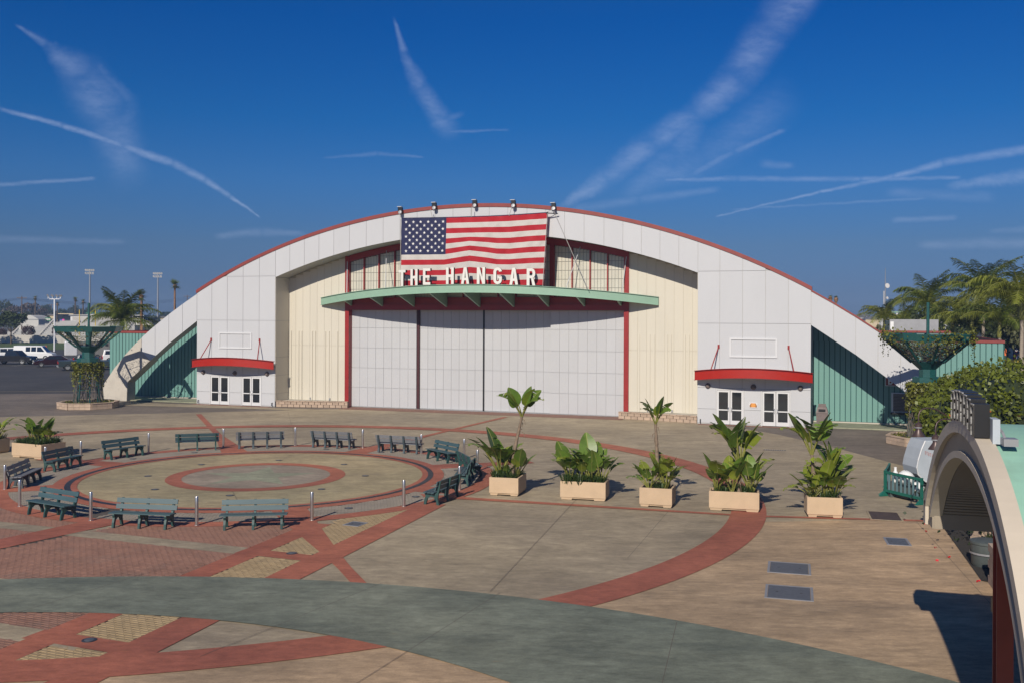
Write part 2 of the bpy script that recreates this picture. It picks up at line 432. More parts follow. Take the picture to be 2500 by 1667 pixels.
mat('bench_green', (0.020, 0.060, 0.056), .5, var=.18, scale=6, rand=.12)
mat('bench_slat', (0.046, 0.088, 0.100), .5, var=.16, scale=3, rand=.10, stretch=(.3, .3, 3))
mat('bench_grey', (0.155, 0.160, 0.172), .6, var=.14, scale=3, rand=.08)
mat('bench_dark', (.040, .058, .068), .55, var=.15, scale=5)
mat('planter', (0.500, 0.365, 0.235), .8, var=.07, scale=2.2, rand=.04, bump=.25, bscale=60, dirt=((.34, .25, .17), 2.4, .62, .5))
mat('leaf_broad', (0.125, 0.205, 0.030), .38, var=.3, scale=2.4, rand=.30, spec=.5, trans=.28)
mat('leaf_broad_light', (0.220, 0.270, 0.032), .4, var=.25, scale=2.4, rand=.25, trans=.30)
mat('leaf_rib', (.24, .25, .07), .5, var=.15)
mat('leaf_stalk', (.20, .20, .045), .5, var=.25, scale=4)
mat('leaf_grass', (.040, .075, .014), .5, var=.4, scale=5, trans=.2)
mat('stem_brown', (.20, .145, .10), .85, var=.3, scale=9, bump=.6, bscale=22)
mat('palm_frond', (0.098, 0.132, 0.017), .45, var=.35, scale=.9, rand=.25, trans=.25)
mat('palm_frond_light', (0.170, 0.190, 0.025), .45, var=.35, scale=.9, rand=.25, trans=.3)
mat('palm_trunk', (.30, .25, .20), .85, var=.2, scale=2, stretch=(1, 1, 4), bump=.5, bscale=8)
mat('palm_brown', (.23, .12, .06), .85, var=.25, scale=3)
mat('bark', (.105, .075, .05), .9, var=.3, scale=3, bump=.6, bscale=9)
mat('foliage_dark', (.026, .042, .013), .65, var=.5, scale=.5, rand=.2, trans=.2)
mat('foliage_green', (.046, .066, .016), .65, var=.5, scale=.6, rand=.2, trans=.2)
mat('foliage_olive', (.070, .074, .028), .65, var=.45, scale=.5, rand=.2, trans=.2)
mat('foliage_brown', (.085, .062, .050), .7, var=.4, scale=.5, rand=.15, trans=.15)
mat('foliage_plum', (.055, .026, .024), .7, var=.4, scale=.8, rand=.15)
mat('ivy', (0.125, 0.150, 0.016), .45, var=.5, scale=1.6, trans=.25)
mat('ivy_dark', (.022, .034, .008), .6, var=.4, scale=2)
mat('vine', (.145, .150, .018), .5, var=.5, scale=3, trans=.28)
mat('twig', (.15, .125, .105), .85, var=.3, scale=5)
mat('kiosk_beige', (0.300, 0.252, 0.190), .6, var=.07, scale=1.4, dirt=((.30, .255, .20), 1.2, .58, .5))
mat('kiosk_pale', (.52, .45, .36), .6, var=.05, scale=1.4, dirt=((.40, .33, .25), 2.2, .6, .5))
mat('kiosk_roof', (.265, .470, .365), .5, var=.08, scale=.8, dirt=((.22, .36, .28), 1.2, .55, .6))
mat('kiosk_red', (.25, .034, .020), .5, var=.15, scale=2)
mat('letter_silver', (0.330, 0.325, 0.315), .4, .5, var=.8, scale=11)
mat('lamp_brown', (.085, .055, .05), .4, .3)
mat('grass', (.052, .088, .016), .9, var=.35, scale=.5, dirt=((.10, .11, .03), .1, .5, .6))
mat('wall_white', (.44, .415, .375), .8, var=.10, scale=.8, rand=.06, dirt=((.30, .28, .25), .5, .56, .5))
mat('screen_teal', (.035, .065, .065), .8, var=.25, scale=.6)
mat('car_white', (.70, .70, .70), .25, var=.01)
mat('car_black', (.010, .010, .013), .18, var=.05)
mat('car_red', (0.022, 0.005, 0.008), .2, var=.05)
mat('car_blue', (.015, .045, .085), .2, var=.05)
mat('car_slate', (.035, .05, .055), .25, var=.08)
mat('car_silver', (.30, .30, .30), .35, .3, var=.05)
mat('tyre', (.012, .012, .012), .8)
mat('lens_red', (.45, .012, .010), .25)
mat('lens_clear', (.62, .62, .60), .15)
mat('trailer', (0.580, 0.580, 0.590), .4, .25, var=.06)
mat('trailer_side', (.14, .135, .13), .6, var=.2)
mat('cone', (.75, .12, .02), .6)
mat('bleacher', (0.360, 0.355, 0.340), .6, var=.08, scale=.4)
mat('press_box', (.62, .61, .60), .6, var=.05)
mat('building_tan', (.50, .40, .24), .8, var=.1, scale=.2, rand=.2)
mat('building_white', (.55, .53, .50), .8, var=.1, scale=.2, rand=.1)
mat('roof_dark', (.13, .12, .12), .8)
mat('window_dark', (.03, .035, .04), .2)
mat('pole_white', (.72, .72, .73), .4)
mat('pole_grey', (.26, .27, .29), .5, .3)
mat('wood_pole', (.115, .078, .055), .9)
mat('yellow_paint', (.72, .50, .02), .6)
mat('sign_green', (.02, .16, .06), .6)
mat('sign_pink', (.70, .05, .33), .6)
mat('sign_blue', (.03, .05, .30), .6)
mat('vend_red', (.62, .02, .03), .4)
mat('vend_blue', (.012, .02, .10), .4)
mat('rock', (.115, .092, .072), .9, var=.35, scale=1.2, rand=.35, bump=.6, bscale=5)
mat('orange_paint', (.75, .16, .03), .6)
mat('barrier_green', (.012, .115, .085), .45, var=.15, scale=4)
mat('barrier_slat', (.115, .195, .215), .5, var=.15, scale=4)
mat('white_plastic', (.74, .74, .73), .5)
mat('cart_white', (0.400, 0.440, 0.480), .5, var=.09, scale=1.6, dirt=((.38, .42, .46), 1.6, .55, .5))  # cart's white darkened and blued, its shade put into the colour
mat('faded_red', (0.400, 0.240, 0.240), .7, var=.3, scale=12)
mat('bin_brown', (.16, .125, .115), .7, var=.15, scale=5)
mat('bin_grey', (0.075, 0.088, 0.085), .6, var=.2, scale=4)  # darkened to carry the shade the round bin stands in
mat('tiger_orange', (.70, .29, .06), .6)
mat('orange_flower', (.72, .22, .03), .6)
mat('red_petal', (.55, .01, .02), .6)
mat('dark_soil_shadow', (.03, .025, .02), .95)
# ---------------------------------------------------------------- the ground
CX, CY = -10.5, 40.6                 # centre of the round plaza
BX, BY = -11.8, 38.57                # centre of the wide red circle

def sheet(name, pts, z, m, parent=None):
    o = MB().poly([(x, y, z) for x, y in pts]).build(name, m, parent)
    if not parent: tag(o, kind='structure')
    return o

def arc_sheet(name, r0, r1, a0, a1, z, m, c=(CX, CY), n=None, parent=None):
    n = n or max(8, int(abs(a1 - a0) * max(r1, 3) / .5 * math.pi / 180))
    b = MB()
    for i in range(n):
        p, q = RAD(a0 + (a1 - a0) * i / n), RAD(a0 + (a1 - a0) * (i + 1) / n)
        e = lambda r, a: (c[0] + r * math.cos(a), c[1] + r * math.sin(a), z)
        if r0 > 0: b.poly([e(r0, p), e(r1, p), e(r1, q), e(r0, q)])
        else: b.poly([(c[0], c[1], z), e(r1, p), e(r1, q)])
    o = b.build(name, m, parent)
    if not parent: tag(o, kind='structure')
    return o

sheet('ground', [(-6000, -400), (6000, -400), (6000, 9000), (-6000, 9000)], -.05, 'far_ground')
sheet('parking_lot', [(-260, -40), (260, -40), (260, 188), (-260, 188)], -.016, 'asphalt')
sheet('apron', [(-62, -30), (46, -30), (46, 68), (20, 86), (-44, 82.8), (-62, 80)], -.008, 'asphalt_apron')
plaza = sheet('plaza', [(-60, -30), (18, -30), (18.2, 30), (17.9, 38), (17.6, 44.4), (16.66, 49.9), (15.2, 55.9), (13.5, 59.9), (11.6, 62.6), (-9.5, 71.2), (-11.4, 70.6), (-23.6, 66.6), (-33.2, 63.7), (-60, 55)], 0, 'concrete')
pts = [(BX + 20.6 * math.cos(RAD(a)), BY + 20.6 * math.sin(RAD(a))) for a in range(-88, -16, 3)]
sheet('worn_paving', pts + [(13.2, 32.4), (15, 30.5), (15.5, 4), (-10, 4)], .004, 'concrete_warm')
sheet('entry_paving', [(-33, 76.4), (-14, 69.9), (-14, 68.9), (-33, 73.5)], .004, 'concrete')

# brick pavers: nearest ones are single pieces, the rest one mesh
def pavers(bed, test, ang, x0, x1, y0, y1, m, zt, singles, Lp=.225, Wp=.112, near=(0, 0), o=(CX, CY)):
    c, s = math.cos(ang), math.sin(ang)
    items = []
    for j in range(int(math.floor(y0 / Wp)), int(math.ceil(y1 / Wp))):
        for i in range(int(math.floor(x0 / Lp)), int(math.ceil(x1 / Lp))):
            lx, ly = (i + (.5 if j % 2 else 0)) * Lp, j * Wp
            wx, wy = o[0] + lx * c - ly * s, o[1] + lx * s + ly * c
            if test(wx, wy): items.append((wx, wy))
    items.sort(key=lambda p: math.hypot(p[0] - near[0], p[1] - near[1]))
    g = .006; a, b_ = Lp / 2 - g, Wp / 2 - g; h = .012; k = .006
    def stone(B, M):
        v = [(-a, -b_, -h), (a, -b_, -h), (a, b_, -h), (-a, b_, -h), (-a, -b_, -k), (a, -b_, -k), (a, b_, -k), (-a, b_, -k),
             (-a + k, -b_ + k, 0), (a - k, -b_ + k, 0), (a - k, b_ - k, 0), (-a + k, b_ - k, 0)]
        q = len(B.v); B.v += [tuple(M @ Vector(x)) for x in v]
        for i in range(4):
            n = (i + 1) % 4
            B.f += [(q + i, q + n, q + 4 + n, q + 4 + i), (q + 4 + i, q + 4 + n, q + 8 + n, q + 8 + i)]; B.m += [0, 0]
        B.f.append((q + 8, q + 9, q + 10, q + 11)); B.m.append(0)
    if singles:
        one = MB(); stone(one, Matrix.Identity(4)); me = one.mesh('paver', m)
        for wx, wy in items[:singles]:
            place('paver', me, bed, (wx, wy, zt + rnd.uniform(-.0025, .0015)), rot=(rnd.uniform(-.008, .008), rnd.uniform(-.008, .008), ang + rnd.uniform(-.006, .006)))
    rest = items[singles:]
    if rest:
        B = MB()
        for wx, wy in rest:
            stone(B, Matrix.Translation((wx, wy, zt + rnd.uniform(-.0025, .0015))) @ Matrix.Rotation(ang, 4, 'Z'))
        tag(B.build('pavers', m, bed), kind='stuff')

def rr(x, y): return math.hypot(x - CX, y - CY)
def rb(x, y): return math.hypot(x - BX, y - BY)
def qoff(x, y): return x - .302 * (y - 25)          # sideways position across the diagonal walk
def g_far(x): return 1.45 + math.sqrt(max(.01, 23.4 ** 2 - (x + 8.58) ** 2))
def g_near(x): return 7.01 + math.sqrt(max(.01, 14.8 ** 2 - (x + 10.21) ** 2)) if x < 4 else 8.0
def in_green(x, y): return g_near(x) + .06 < y < g_far(x) - .06
def strip(x, y):                                     # plain concrete strips across the red pavers
    d = (x + 16.24) * .359 + (y - 31.24) * .933
    return -.62 < d < 0.12 or -5.55 < d < -4.92 or -8.35 < d < -7.6
def in_view(x, y): return x > -.545 * y - .6
QA = math.atan2(-.359, .933)

bed = sheet('red_paver_bed', [(-19, 33), (-16, 30), (-8, 30.4), (-6.42, 31.2), (-10.66, 17.2), (-15, 17.2), (-26, 26)], .002, 'mortar')
pavers(bed, lambda x, y: qoff(x, y) < -8.30 and rr(x, y) > 9.6 and rb(x, y) < 20.05 and in_view(x, y) and not in_green(x, y) and not strip(x, y)
       and not (-.15 < ((x + 13.1) * .84 - (y - 31.0) * .54) < .75), QA, -9, 15, -26, -6, 'paver_red', .012, 300)
for i, d in enumerate(((-.62, .12), (-5.55, -4.92), (-8.35, -7.6))):
    ox, oy = -16.24, 31.24
    P = lambda t, e: (ox + .933 * t + .359 * e, oy - .359 * t + .933 * e)
    t1 = (10.0, 10.6, 11.4)[i]
    sheet('concrete_strip', [P(-6, d[0]), P(t1, d[0]), P(t1, d[1]), P(-6, d[1])], .0125, 'concrete')
bed = sheet('tan_paver_bed', [(-7.62 + .302 * (y - 25), y) for y in (34.5, 17.5)] + [(-6.1 + .302 * (y - 25), y) for y in (17.5, 34.5)], .0022, 'mortar')
def tan_ok(x, y):
    q = qoff(x, y)
    if not (-7.64 < q < -6.08) or rr(x, y) < 9.6 or rb(x, y) > 20.1 or in_green(x, y): return False
    d = (x + 6.79) * .359 + (y - 27.65) * .933
    if -.62 < d < .02: return False
    d = (x + 9.07) * .359 + (y - 20.35) * .933
    return not (-.60 < d < 0)
pavers(bed, tan_ok, QA, -6, 16, -24, -4, 'paver_tan', .0122, 300)
bed = arc_sheet('grey_paver_ring', 7.65, 9.2, 0, 360, .004, 'mortar', n=96)
def grey_ok(x, y):
    if not 7.68 < rr(x, y) < 9.2: return False
    a = math.degrees(math.atan2(y - CY, x - CX)); k = (a - 22.5) % 45; k = min(k, 45 - k)
    return k > 2.6
pavers(bed, grey_ok, .15, -9.5, 9.5, -9.5, 9.5, 'paver_grey', .012, 300)

# coloured concrete
arc_sheet('tan_disc', 3.55, 6.85, 0, 360, .006, 'concrete_disc')
arc_sheet('core_disc', 0, 3.0, 0, 360, .006, 'concrete_core', n=64)
arc_sheet('inner_red_ring', 2.97, 3.60, 0, 360, .014, 'concrete_red', n=96)
arc_sheet('outer_red_ring', 6.80, 7.70, 0, 360, .016, 'concrete_red', n=140)
dr = arc_sheet('trench_drain', 7.04, 7.26, 0, 360, .0195, 'drain', n=140)
b = MB()
for i in range(220):
    a = 2 * math.pi * i / 220
    M = Matrix.Translation((CX, CY, 0)) @ Matrix.Rotation(a, 4, 'Z')
    b.box(7.055, 7.245, -.045, .045, .020, .026, M=M)
tag(b.build('grate_bars', 'drain', dr), kind='stuff')
arc_sheet('bench_red_ring', 9.15, 9.85, 0, 360, .016, 'concrete_red', n=160)
sp = []
for k in range(8):
    a = 22.5 + 45 * k - (2 if k in (0,) else 0)
    if k == 5: continue
    A = RAD(a)
    ux, uy = math.cos(A), math.sin(A); vx, vy = -uy, ux
    far = {0: 12.2, 1: 26.4, 2: 27.5, 3: 12, 4: 10, 6: 18.4, 7: 9.4}[k]
    w = lambda r: .60 if r < 8 else max(.18, .60 - (r - 8) * .058)
    rs = [7.5] + [r for r in (8, 10, 12, 14, 16) if r < far] + [far]
    L_ = [(CX + ux * r + vx * w(r), CY + uy * r + vy * w(r)) for r in rs]
    R_ = [(CX + ux * r - vx * w(r), CY + uy * r - vy * w(r)) for r in rs]
    sheet('red_spoke', R_ + L_[::-1], .0145 + .0002 * k, 'concrete_red')
sheet('red_spoke', [(-12.2, 31.6), (-13.38, 32.0), (-15.6, 27.9), (-17.5, 24.8), (-16.4, 24.2), (-14.49, 27.6)], .0162, 'concrete_red')
sheet('red_band', [(-3.4 + .0, 36.65), (-1.3, 35.9), (8.0, 32.95), (13.9, 32.25), (13.9, 32.0), (8.0, 32.70), (-1.3, 35.45), (-3.2, 36.0)], .0148, 'concrete_red')
W = lambda q, y: (q + .302 * (y - 25), y)
sheet('red_walk', [W(-8.37, 17.2), W(-7.58, 17.2), W(-7.58, 31.2), W(-8.37, 31.4)], .0152, 'concrete_red')
sheet('red_walk', [W(-6.14, 17.2), W(-5.19, 17.2), W(-5.19, 34.6), W(-6.14, 34.6)], .0154, 'concrete_red')
for ox, oy, wd in ((-6.79, 27.65, .62), (-9.07, 20.35, .60)):
    P = lambda t, e: (ox + .933 * t + .359 * e, oy - .359 * t + .933 * e)
    sheet('red_walk', [P(-.75, -wd), P(2.1, -wd), P(2.1, 0), P(-.75, 0)], .0150, 'concrete_red')
arc_sheet('wide_red_circle', 19.95, 21.12, 0, 360, .0185, 'concrete_red', c=(BX, BY), n=220)
b = MB(); xs = [-24 + .5 * i for i in range(81)]
for x0, x1 in zip(xs, xs[1:]):
    b.poly([(x0, g_near(x0), .022), (x1, g_near(x1), .022), (x1, g_far(x1), .022), (x0, g_far(x0), .022)])
tag(b.build('green_concrete_band', 'concrete_green'), kind='structure')
star = []
for i in range(10):
    a = RAD(20 + 36 * i); r = 2.5 if i % 2 == 0 else .95
    star.append((CX + r * math.cos(a), CY + r * math.sin(a)))
sheet('star_inlay', star, .010, 'concrete_mint')

def joint(p, q, w=.012, z=.0245):
    d = Vector((q[0] - p[0], q[1] - p[1])).normalized(); n = Vector((-d.y, d.x)) * w / 2
    return sheet('saw_joint', [(p[0] - n.x, p[1] - n.y), (q[0] - n.x, q[1] - n.y), (q[0] + n.x, q[1] + n.y), (p[0] + n.x, p[1] + n.y)], z, 'joint', plaza)
joint((-.26, 23.5), (-3.9, 15.0)); joint((-9.4, 25), (-11.5, 20.5)); joint((-3.2, 24.3), (-6.0, 19.0))
joint((3.6, 21.3), (2.2, 15.5)); joint((2.4, 35.8), (-.5, 23.6), .011)
joint((CX, CY + 7.9), (-15.6, 68.5), .012, .003); joint((-9.5, 48.6), (-5.6, 67.5), .012, .003); joint((CX, CY - 3.6), (-9.2, 33.6), .011, .0245)
joint((CX, CY + 3.6), (CX, CY + 6.8), .011, .0245); joint((-5.0, 47.5), (2, 64), .011, .003)
joint((13.2, 32.0), (10.5, 20), .011, .008); joint((5.5, 34), (3.2, 27), .011, .003)

# in-ground lights, covers and lids
def ground_light(x, y, label, group, z=.010):
    o = MB().lathe([(.15, 0), (.15, .008), (.11, .010)], 20).build('ground_light', 'drain', None, loc=(x, y, z))
    MB().lathe([(.10, .0), (.095, .006), (.0, .008)], 16).build('lens', 'lid_steel', o, loc=(0, 0, .0095))
    tag(o, label, 'ground light', group)
for k in range(8):
    ground_light(CX + 4.45 * math.cos(RAD(45 * k + 2)), CY + 4.45 * math.sin(RAD(45 * k + 2)), 'round dark light set flush into the tan disc of the plaza', 'lights in the tan disc')
for a in (12, -33, -54, 60, 81, 125, 146, 169, -172, -145):
    ground_light(CX + 8.35 * math.cos(RAD(a)), CY + 8.35 * math.sin(RAD(a)), 'small round light set in the grey paver ring', 'lights in the grey ring', .0125)
ground_light(-8.55, 19.95, 'round steel light in the red gap between tan pavers', None, .0155)
ground_light(-6.1, 27.35, 'round steel light in the red crossing band of the diagonal walk', None, .0155)

def lid(cx, cy, w, d, a, m, label, z, name='utility_cover', frame='grey_metal'):
    t = thing(name, label, 'utility cover', (cx, cy, z), a)
    f = MB()
    for x0, x1, y0, y1 in ((-w / 2 - .06, w / 2 + .06, -d / 2 - .06, -d / 2), (-w / 2 - .06, w / 2 + .06, d / 2, d / 2 + .06), (-w / 2 - .06, -w / 2, -d / 2, d / 2), (w / 2, w / 2 + .06, -d / 2, d / 2)):
        f.box(x0, x1, y0, y1, -.003, .008)
    f.build('frame', frame, t)
    p = MB().box(-w / 2 + .008, w / 2 - .008, -d / 2 + .008, d / 2 - .008, -.003, .006)
    plate = p.build('plate', m, t)
    for sx in (-.28, .28): MB().box(sx * w - .03, sx * w + .03, -.02, .02, .0062, .010).build('lift_handle', 'drain', t)
LA = -.16
lid(7.36, 26.0, .98, 1.10, LA - .12, 'lid_steel', 'grey steel utility lid, the one nearer the planters of a pair', .006)
lid(6.70, 23.67, 1.00, 1.12, LA - .12, 'lid_steel', 'grey steel utility lid beside the end of the green band, pair of another', .006)
lid(12.5, 32.9, .92, 1.40, LA - .1, 'lid_brown', 'brown rusty steel lid across the thin red line', .0165, frame='concrete')
lid(11.45, 29.15, .56, .90, LA - .08, 'lid_steel', 'small blue grey steel lid between the brown lid and shaded wall', .006)
lid(-4.95, 31.27, .46, .52, -.4, 'lid_steel', 'small square steel plate in the tan paver triangle by the bench ring', .0135)
for x, y, lb in ((11.8, 51.5, 'round iron manhole cover in front of the right entrance doors'),):
    t = MB().lathe([(.46, 0), (.46, .006), (.40, .010), (.40, .006), (0, .006)], 28).build('manhole_cover', 'asphalt_apron', None, loc=(x, y, .002)); tag(t, lb, 'manhole cover')
    MB().lathe([(.30, 0), (.30, .003), (.26, .003), (.26, 0)], 24).build('raised_ring', 'drain', t, loc=(0, 0, .0062))
t = MB().slab([(-.55, -.1), (.55, -.1), (.55, .1), (-.55, .1)], 0, .008).build('slot_drain', 'drain', None, loc=(13.2, 49.3, .002), rz=-.3); tag(t, 'narrow dark slot drain beside the round manhole cover', 'drain')
for i in range(9): MB().box(-.02, .02, -.09, .09, .0082, .012).build('grate_bar', 'grey_metal', t, loc=(-.44 + .11 * i, 0, 0))
# ---------------------------------------------------------------- the hangar (local x along the front, y into the building)
HANG_LOC, HANG_RZ = (-2.81, 66.64, 0), RAD(-19.17)
hangar = thing('hangar', 'white arched hangar with cream walls, big sliding doors, red trim and teal wings', 'hangar', HANG_LOC, HANG_RZ)
HM = Matrix.Translation(HANG_LOC) @ Matrix.Rotation(HANG_RZ, 4, 'Z')
def hw(s, n, z): return HM @ Vector((s, -n, z))
def ztop(s): return 14.02 - (45.5 - math.sqrt(45.5 ** 2 - s * s))
def zlow(s): return 12.25 - (42.7 - math.sqrt(42.7 ** 2 - s * s))
def span(a, b, n): return [a + (b - a) * i / n for i in range(n + 1)]
def interp(tab, s):
    for (a, za), (b_, zb) in zip(tab, tab[1:]):
        if a <= s <= b_: return za + (zb - za) * (s - a) / (b_ - a)
    return tab[-1][1]
G = .012
LEG_OUT = [(22.1, 8.22), (23.4, 7.46), (24.67, 6.66), (26.2, 5.62), (27.8, 4.41), (28.8, 3.5), (29.8, 2.46), (31.0, .94)]
LEG_IN = [(22.1, 6.20), (24.67, 4.45), (26.73, 2.87), (28.5, 1.44), (28.56, 0)]

# arch fascia: panels over a solid core
js = [0, 1.32, 2.65, 4.0, 5.3, 6.6, 7.92, 9.25, 10.5, 11.7, 12.9, 14.1, 15.3]
for sg in (-1, 1):
    for a, b_ in zip(js, js[1:]):
        x0, x1 = sorted((sg * a, sg * b_)); xs = span(x0 + G, x1 - G, 4)
        MB().prism([(x, zlow(x)) for x in xs] + [(x, ztop(x)) for x in xs[::-1]], 0, .035).build('panel', 'white_panel', hangar)
xs = span(-15.3, 15.3, 48)
MB().prism([(x, zlow(x) + .01) for x in xs] + [(x, ztop(x) - .01) for x in xs[::-1]], .03, 1.85, 0, 1).build('arch_core', ['panel_joint', 'soffit'], hangar)
for sg in (-1, 1):                                     # recessed soffit lights
    for s in (14.5, 13.2, 11.9, 10.6, 9.3):
        MB().lathe([(.10, -.02), (.10, .02)], 12).build('soffit_light', 'alu_white', hangar, loc=(sg * s, .9, zlow(s) + .01))
# red roof edge
xs = span(-22.15, 22.15, 72)
MB().prism([(x, ztop(x)) for x in xs] + [(x, ztop(x) + .24) for x in xs[::-1]], -.06, .5).build('roof_edge', 'red_trim', hangar)
# barrel roof and body behind
b = MB(); xs = span(-22.1, 22.1, 40)
for x0, x1 in zip(xs, xs[1:]):
    b.poly([(x0, .45, ztop(x0) + .02), (x1, .45, ztop(x1) + .02), (x1, 46, ztop(x1) + .02), (x0, 46, ztop(x0) + .02)])
b.build('roof', 'soffit', hangar)
MB().prism([(x, ztop(x)) for x in xs[::-1]] + [(-22.1, 0), (22.1, 0)], 45.9, 46).build('back_wall', 'white_panel', hangar)
for sg in (-1, 1):
    x0, x1 = sorted((sg * 21.9, sg * 22.1)); MB().box(x0, x1, 3.4, 46, 0, 8.2).build('side_wall', 'white_panel', hangar)

# entrance blocks
cols = [15.3, 16.66, 18.05, 19.42, 20.78, 22.1]
DOORS = [(16.45, 18.17), (19.20, 20.93)]
def block_panel(sg, a, b_, z0, z1):
    x0, x1 = sorted((sg * a, sg * b_))
    MB().box(x0 + G, x1 - G, 0, .035, z0 + G, z1 - G).build('panel', 'white_panel', hangar)
for sg in (-1, 1):
    for a, b_ in zip(cols, cols[1:]):
        block_panel(sg, a, b_, 2.27, 6.26); 
        x0, x1 = sorted((sg * a, sg * b_)); xs = span(x0 + G, x1 - G, 4)
        zc = lambda x: max(6.26 + G + .01, min(9.5 - G, ztop(x)))
        MB().prism([(x0 + G, 6.26 + G), (x1 - G, 6.26 + G)] + [(x, zc(x)) for x in xs[::-1]], 0, .035).build('panel', 'white_panel', hangar)
        if min(ztop(x0), ztop(x1)) > 9.6 or max(ztop(x0), ztop(x1)) > 9.7:
            up = [(x, max(9.5 + G, ztop(x))) for x in span(x0 + G, x1 - G, 12) if ztop(x) > 9.53]
            MB().prism([(up[0][0], 9.5 + G), (up[-1][0], 9.5 + G)] + up[::-1], 0, .035).build('panel', 'white_panel', hangar)
    for a, b_ in ((15.3, 16.45), (18.17, 19.20), (20.93, 22.1)):
        block_panel(sg, a, b_, .06, .95); block_panel(sg, a, b_, .95, 2.27)
    for a, b_ in DOORS: block_panel(sg, a, b_, 2.2, 2.27)
    # core with door openings
    b = MB()
    for a, b_ in ((15.3, 16.45), (18.17, 19.20), (20.93, 22.1)):
        x0, x1 = sorted((sg * a, sg * b_)); b.box(x0, x1, .03, 3.3, .0, 2.2)
    x0, x1 = sorted((sg * 15.3, sg * 22.1)); xs = span(x0, x1, 12)
    b.prism([(x0, 2.2), (x1, 2.2)] + [(x, ztop(x) - .01) for x in xs[::-1]], .03, 3.3)
    b.build('block_core', 'panel_joint', hangar)
    # inner side reveal, clad in joined sheets
    x = sg * 15.3
    for z0, z1 in ((0.4, .95), (.95, 2.27), (2.27, 3.6), (3.6, 6.26), (6.26, zlow(15.3) - .01)):
        MB().box(min(x, x - sg * .02), max(x, x - sg * .02), .04, 1.84, z0 + G, z1 - G).build('reveal_panel', 'cream', hangar)

# legs running down to concrete feet
for sg in (-1, 1):
    seams = [22.1, 23.4, 24.65, 25.9, 27.15] + ([28.4] if sg > 0 else [])
    for a, b_ in zip(seams, seams[1:]):
        t = span(a + G, b_ - G, 3)
        top = [(sg * x, interp(LEG_OUT, x)) for x in t]; bot = [(sg * x, interp(LEG_IN, x)) for x in t]
        if b_ > 27 and sg < 0: bot = [(sg * (a + G), interp(LEG_IN, a + G)), (sg * 26.35, interp(LEG_IN, 26.35)), (sg * 27.13, 3.85)]
        P = (bot + top[::-1]); P = P if sg > 0 else P[::-1]
        MB().prism(P, 0, .035).build('panel', 'white_panel', hangar)
    xe = 27.2 if sg < 0 else 28.42
    P = [(sg * x, z) for x, z in [(22.1, 6.21)] + [(x, z + .01) for x, z in LEG_IN[1:3]] + ([] if sg < 0 else [(28.42, 1.52)]) + [(xe, interp(LEG_OUT, xe) - .01)] + [(x, z - .01) for x, z in (LEG_OUT[3::-1] if sg < 0 else LEG_OUT[4::-1])]]
    MB().prism(P if sg > 0 else P[::-1], .03, .8, 0, 1).build('leg_core', ['panel_joint', 'soffit'], hangar)
    if sg > 0:
        P = LEG_OUT[:5] + [(x, z + .11) for x, z in LEG_OUT[:5][::-1]]
        MB().prism(P, -.04, .8).build('leg_trim', 'red_trim', hangar)
    head = [(28.5, 1.44), (26.36, 3.15), (27.16, 3.86), (27.2, 4.86), (27.8, 4.41), (28.8, 3.5)] if sg < 0 else [(28.5, 1.44), (28.44, 1.5), (28.44, 3.8), (28.8, 3.5)]
    foot = (head + [(29.8, 2.46), (31.0, .94), (30.95, -.02), (28.56, -.02)])[::-1]
    foot = [(sg * x, z) for x, z in foot]
    f = MB().prism(foot if sg < 0 else foot[::-1], .012, .95).build('concrete_foot', 'raw_concrete', hangar)
    bv = f.modifiers.new('bevel', 'BEVEL'); bv.width = .04; bv.segments = 2

# cream recess walls
RIBS = [15.1, 14.45, 14.2, 13.3, 13.05, 12.2, 11.9, 11.2]
for sg in (-1, 1):
    e = [10.5 + .6 * i for i in range(9)]
    for a, b_ in zip(e, e[1:]):
        x0, x1 = sorted((sg * a, sg * b_)); z = min(zlow(a), zlow(b_)) - .0
        for z0, z1 in ((.42, 4.45), (4.45, z)):
            MB().box(x0 + .006, x1 - .006, 1.83, 1.87, z0 + .006, z1 if z1 == z else z1 - .006).build('wall_panel', 'cream', hangar)
    x0, x1 = sorted((sg * 10.5, sg * 15.3)); MB().box(x0, x1, 1.86, 2.2, 0, 9.4).build('wall_backing', 'cream_joint', hangar)
    P = [(x, zlow(x)) for x in span(x0, x1, 8)][::-1] + [(x0, 9.4), (x1, 9.4)]
    MB().prism(P, 1.862, 2.2).build('wall_backing', 'cream_joint', hangar)
    for r in RIBS:
        MB().box(sg * r - .05, sg * r + .05, 1.775, 1.83, .43, 5.5).build('wall_rib', 'cream', hangar)
    for q in (11.8, 13.4):
        MB().box(sg * q - .05, sg * q + .05, 1.76, 1.83, .48, .62).build('outlet_box', 'grey_metal', hangar)

# red door frame, header, upper posts
for sg in (-1, 1):
    x0, x1 = sorted((sg * 10.2, sg * 10.52))
    MB().prism([(x0, 0), (x1, 0), (x1, zlow(10.5) - .02), (x0, zlow(10.2) - .02)], 1.70, 2.3).build('frame_post', 'red_frame', hangar)
    x0, x1 = sorted((sg * 5.05, sg * 5.36))
    MB().prism([(x0, 7.9), (x1, 7.9), (x1, zlow(x1) - .40), (x0, zlow(x0) - .40)], 1.76, 2.1).build('frame_post', 'red_frame', hangar)
    for m_ in (1.3, 2.6, 6.6, 7.85, 9.05):
        MB().box(sg * m_ - .035, sg * m_ + .035, 1.80, 2.0, 7.95, zlow(m_ + .1) - .43).build('mullion', 'red_frame', hangar)
MB().box(-10.2, 10.2, 1.72, 2.15, 7.06, 7.45).build('door_header', 'red_frame', hangar)
MB().box(-10.2, 10.2, 1.80, 2.15, 7.45, 7.95).build('upper_header', 'red_frame', hangar)
xs = span(-10.2, 10.2, 24)
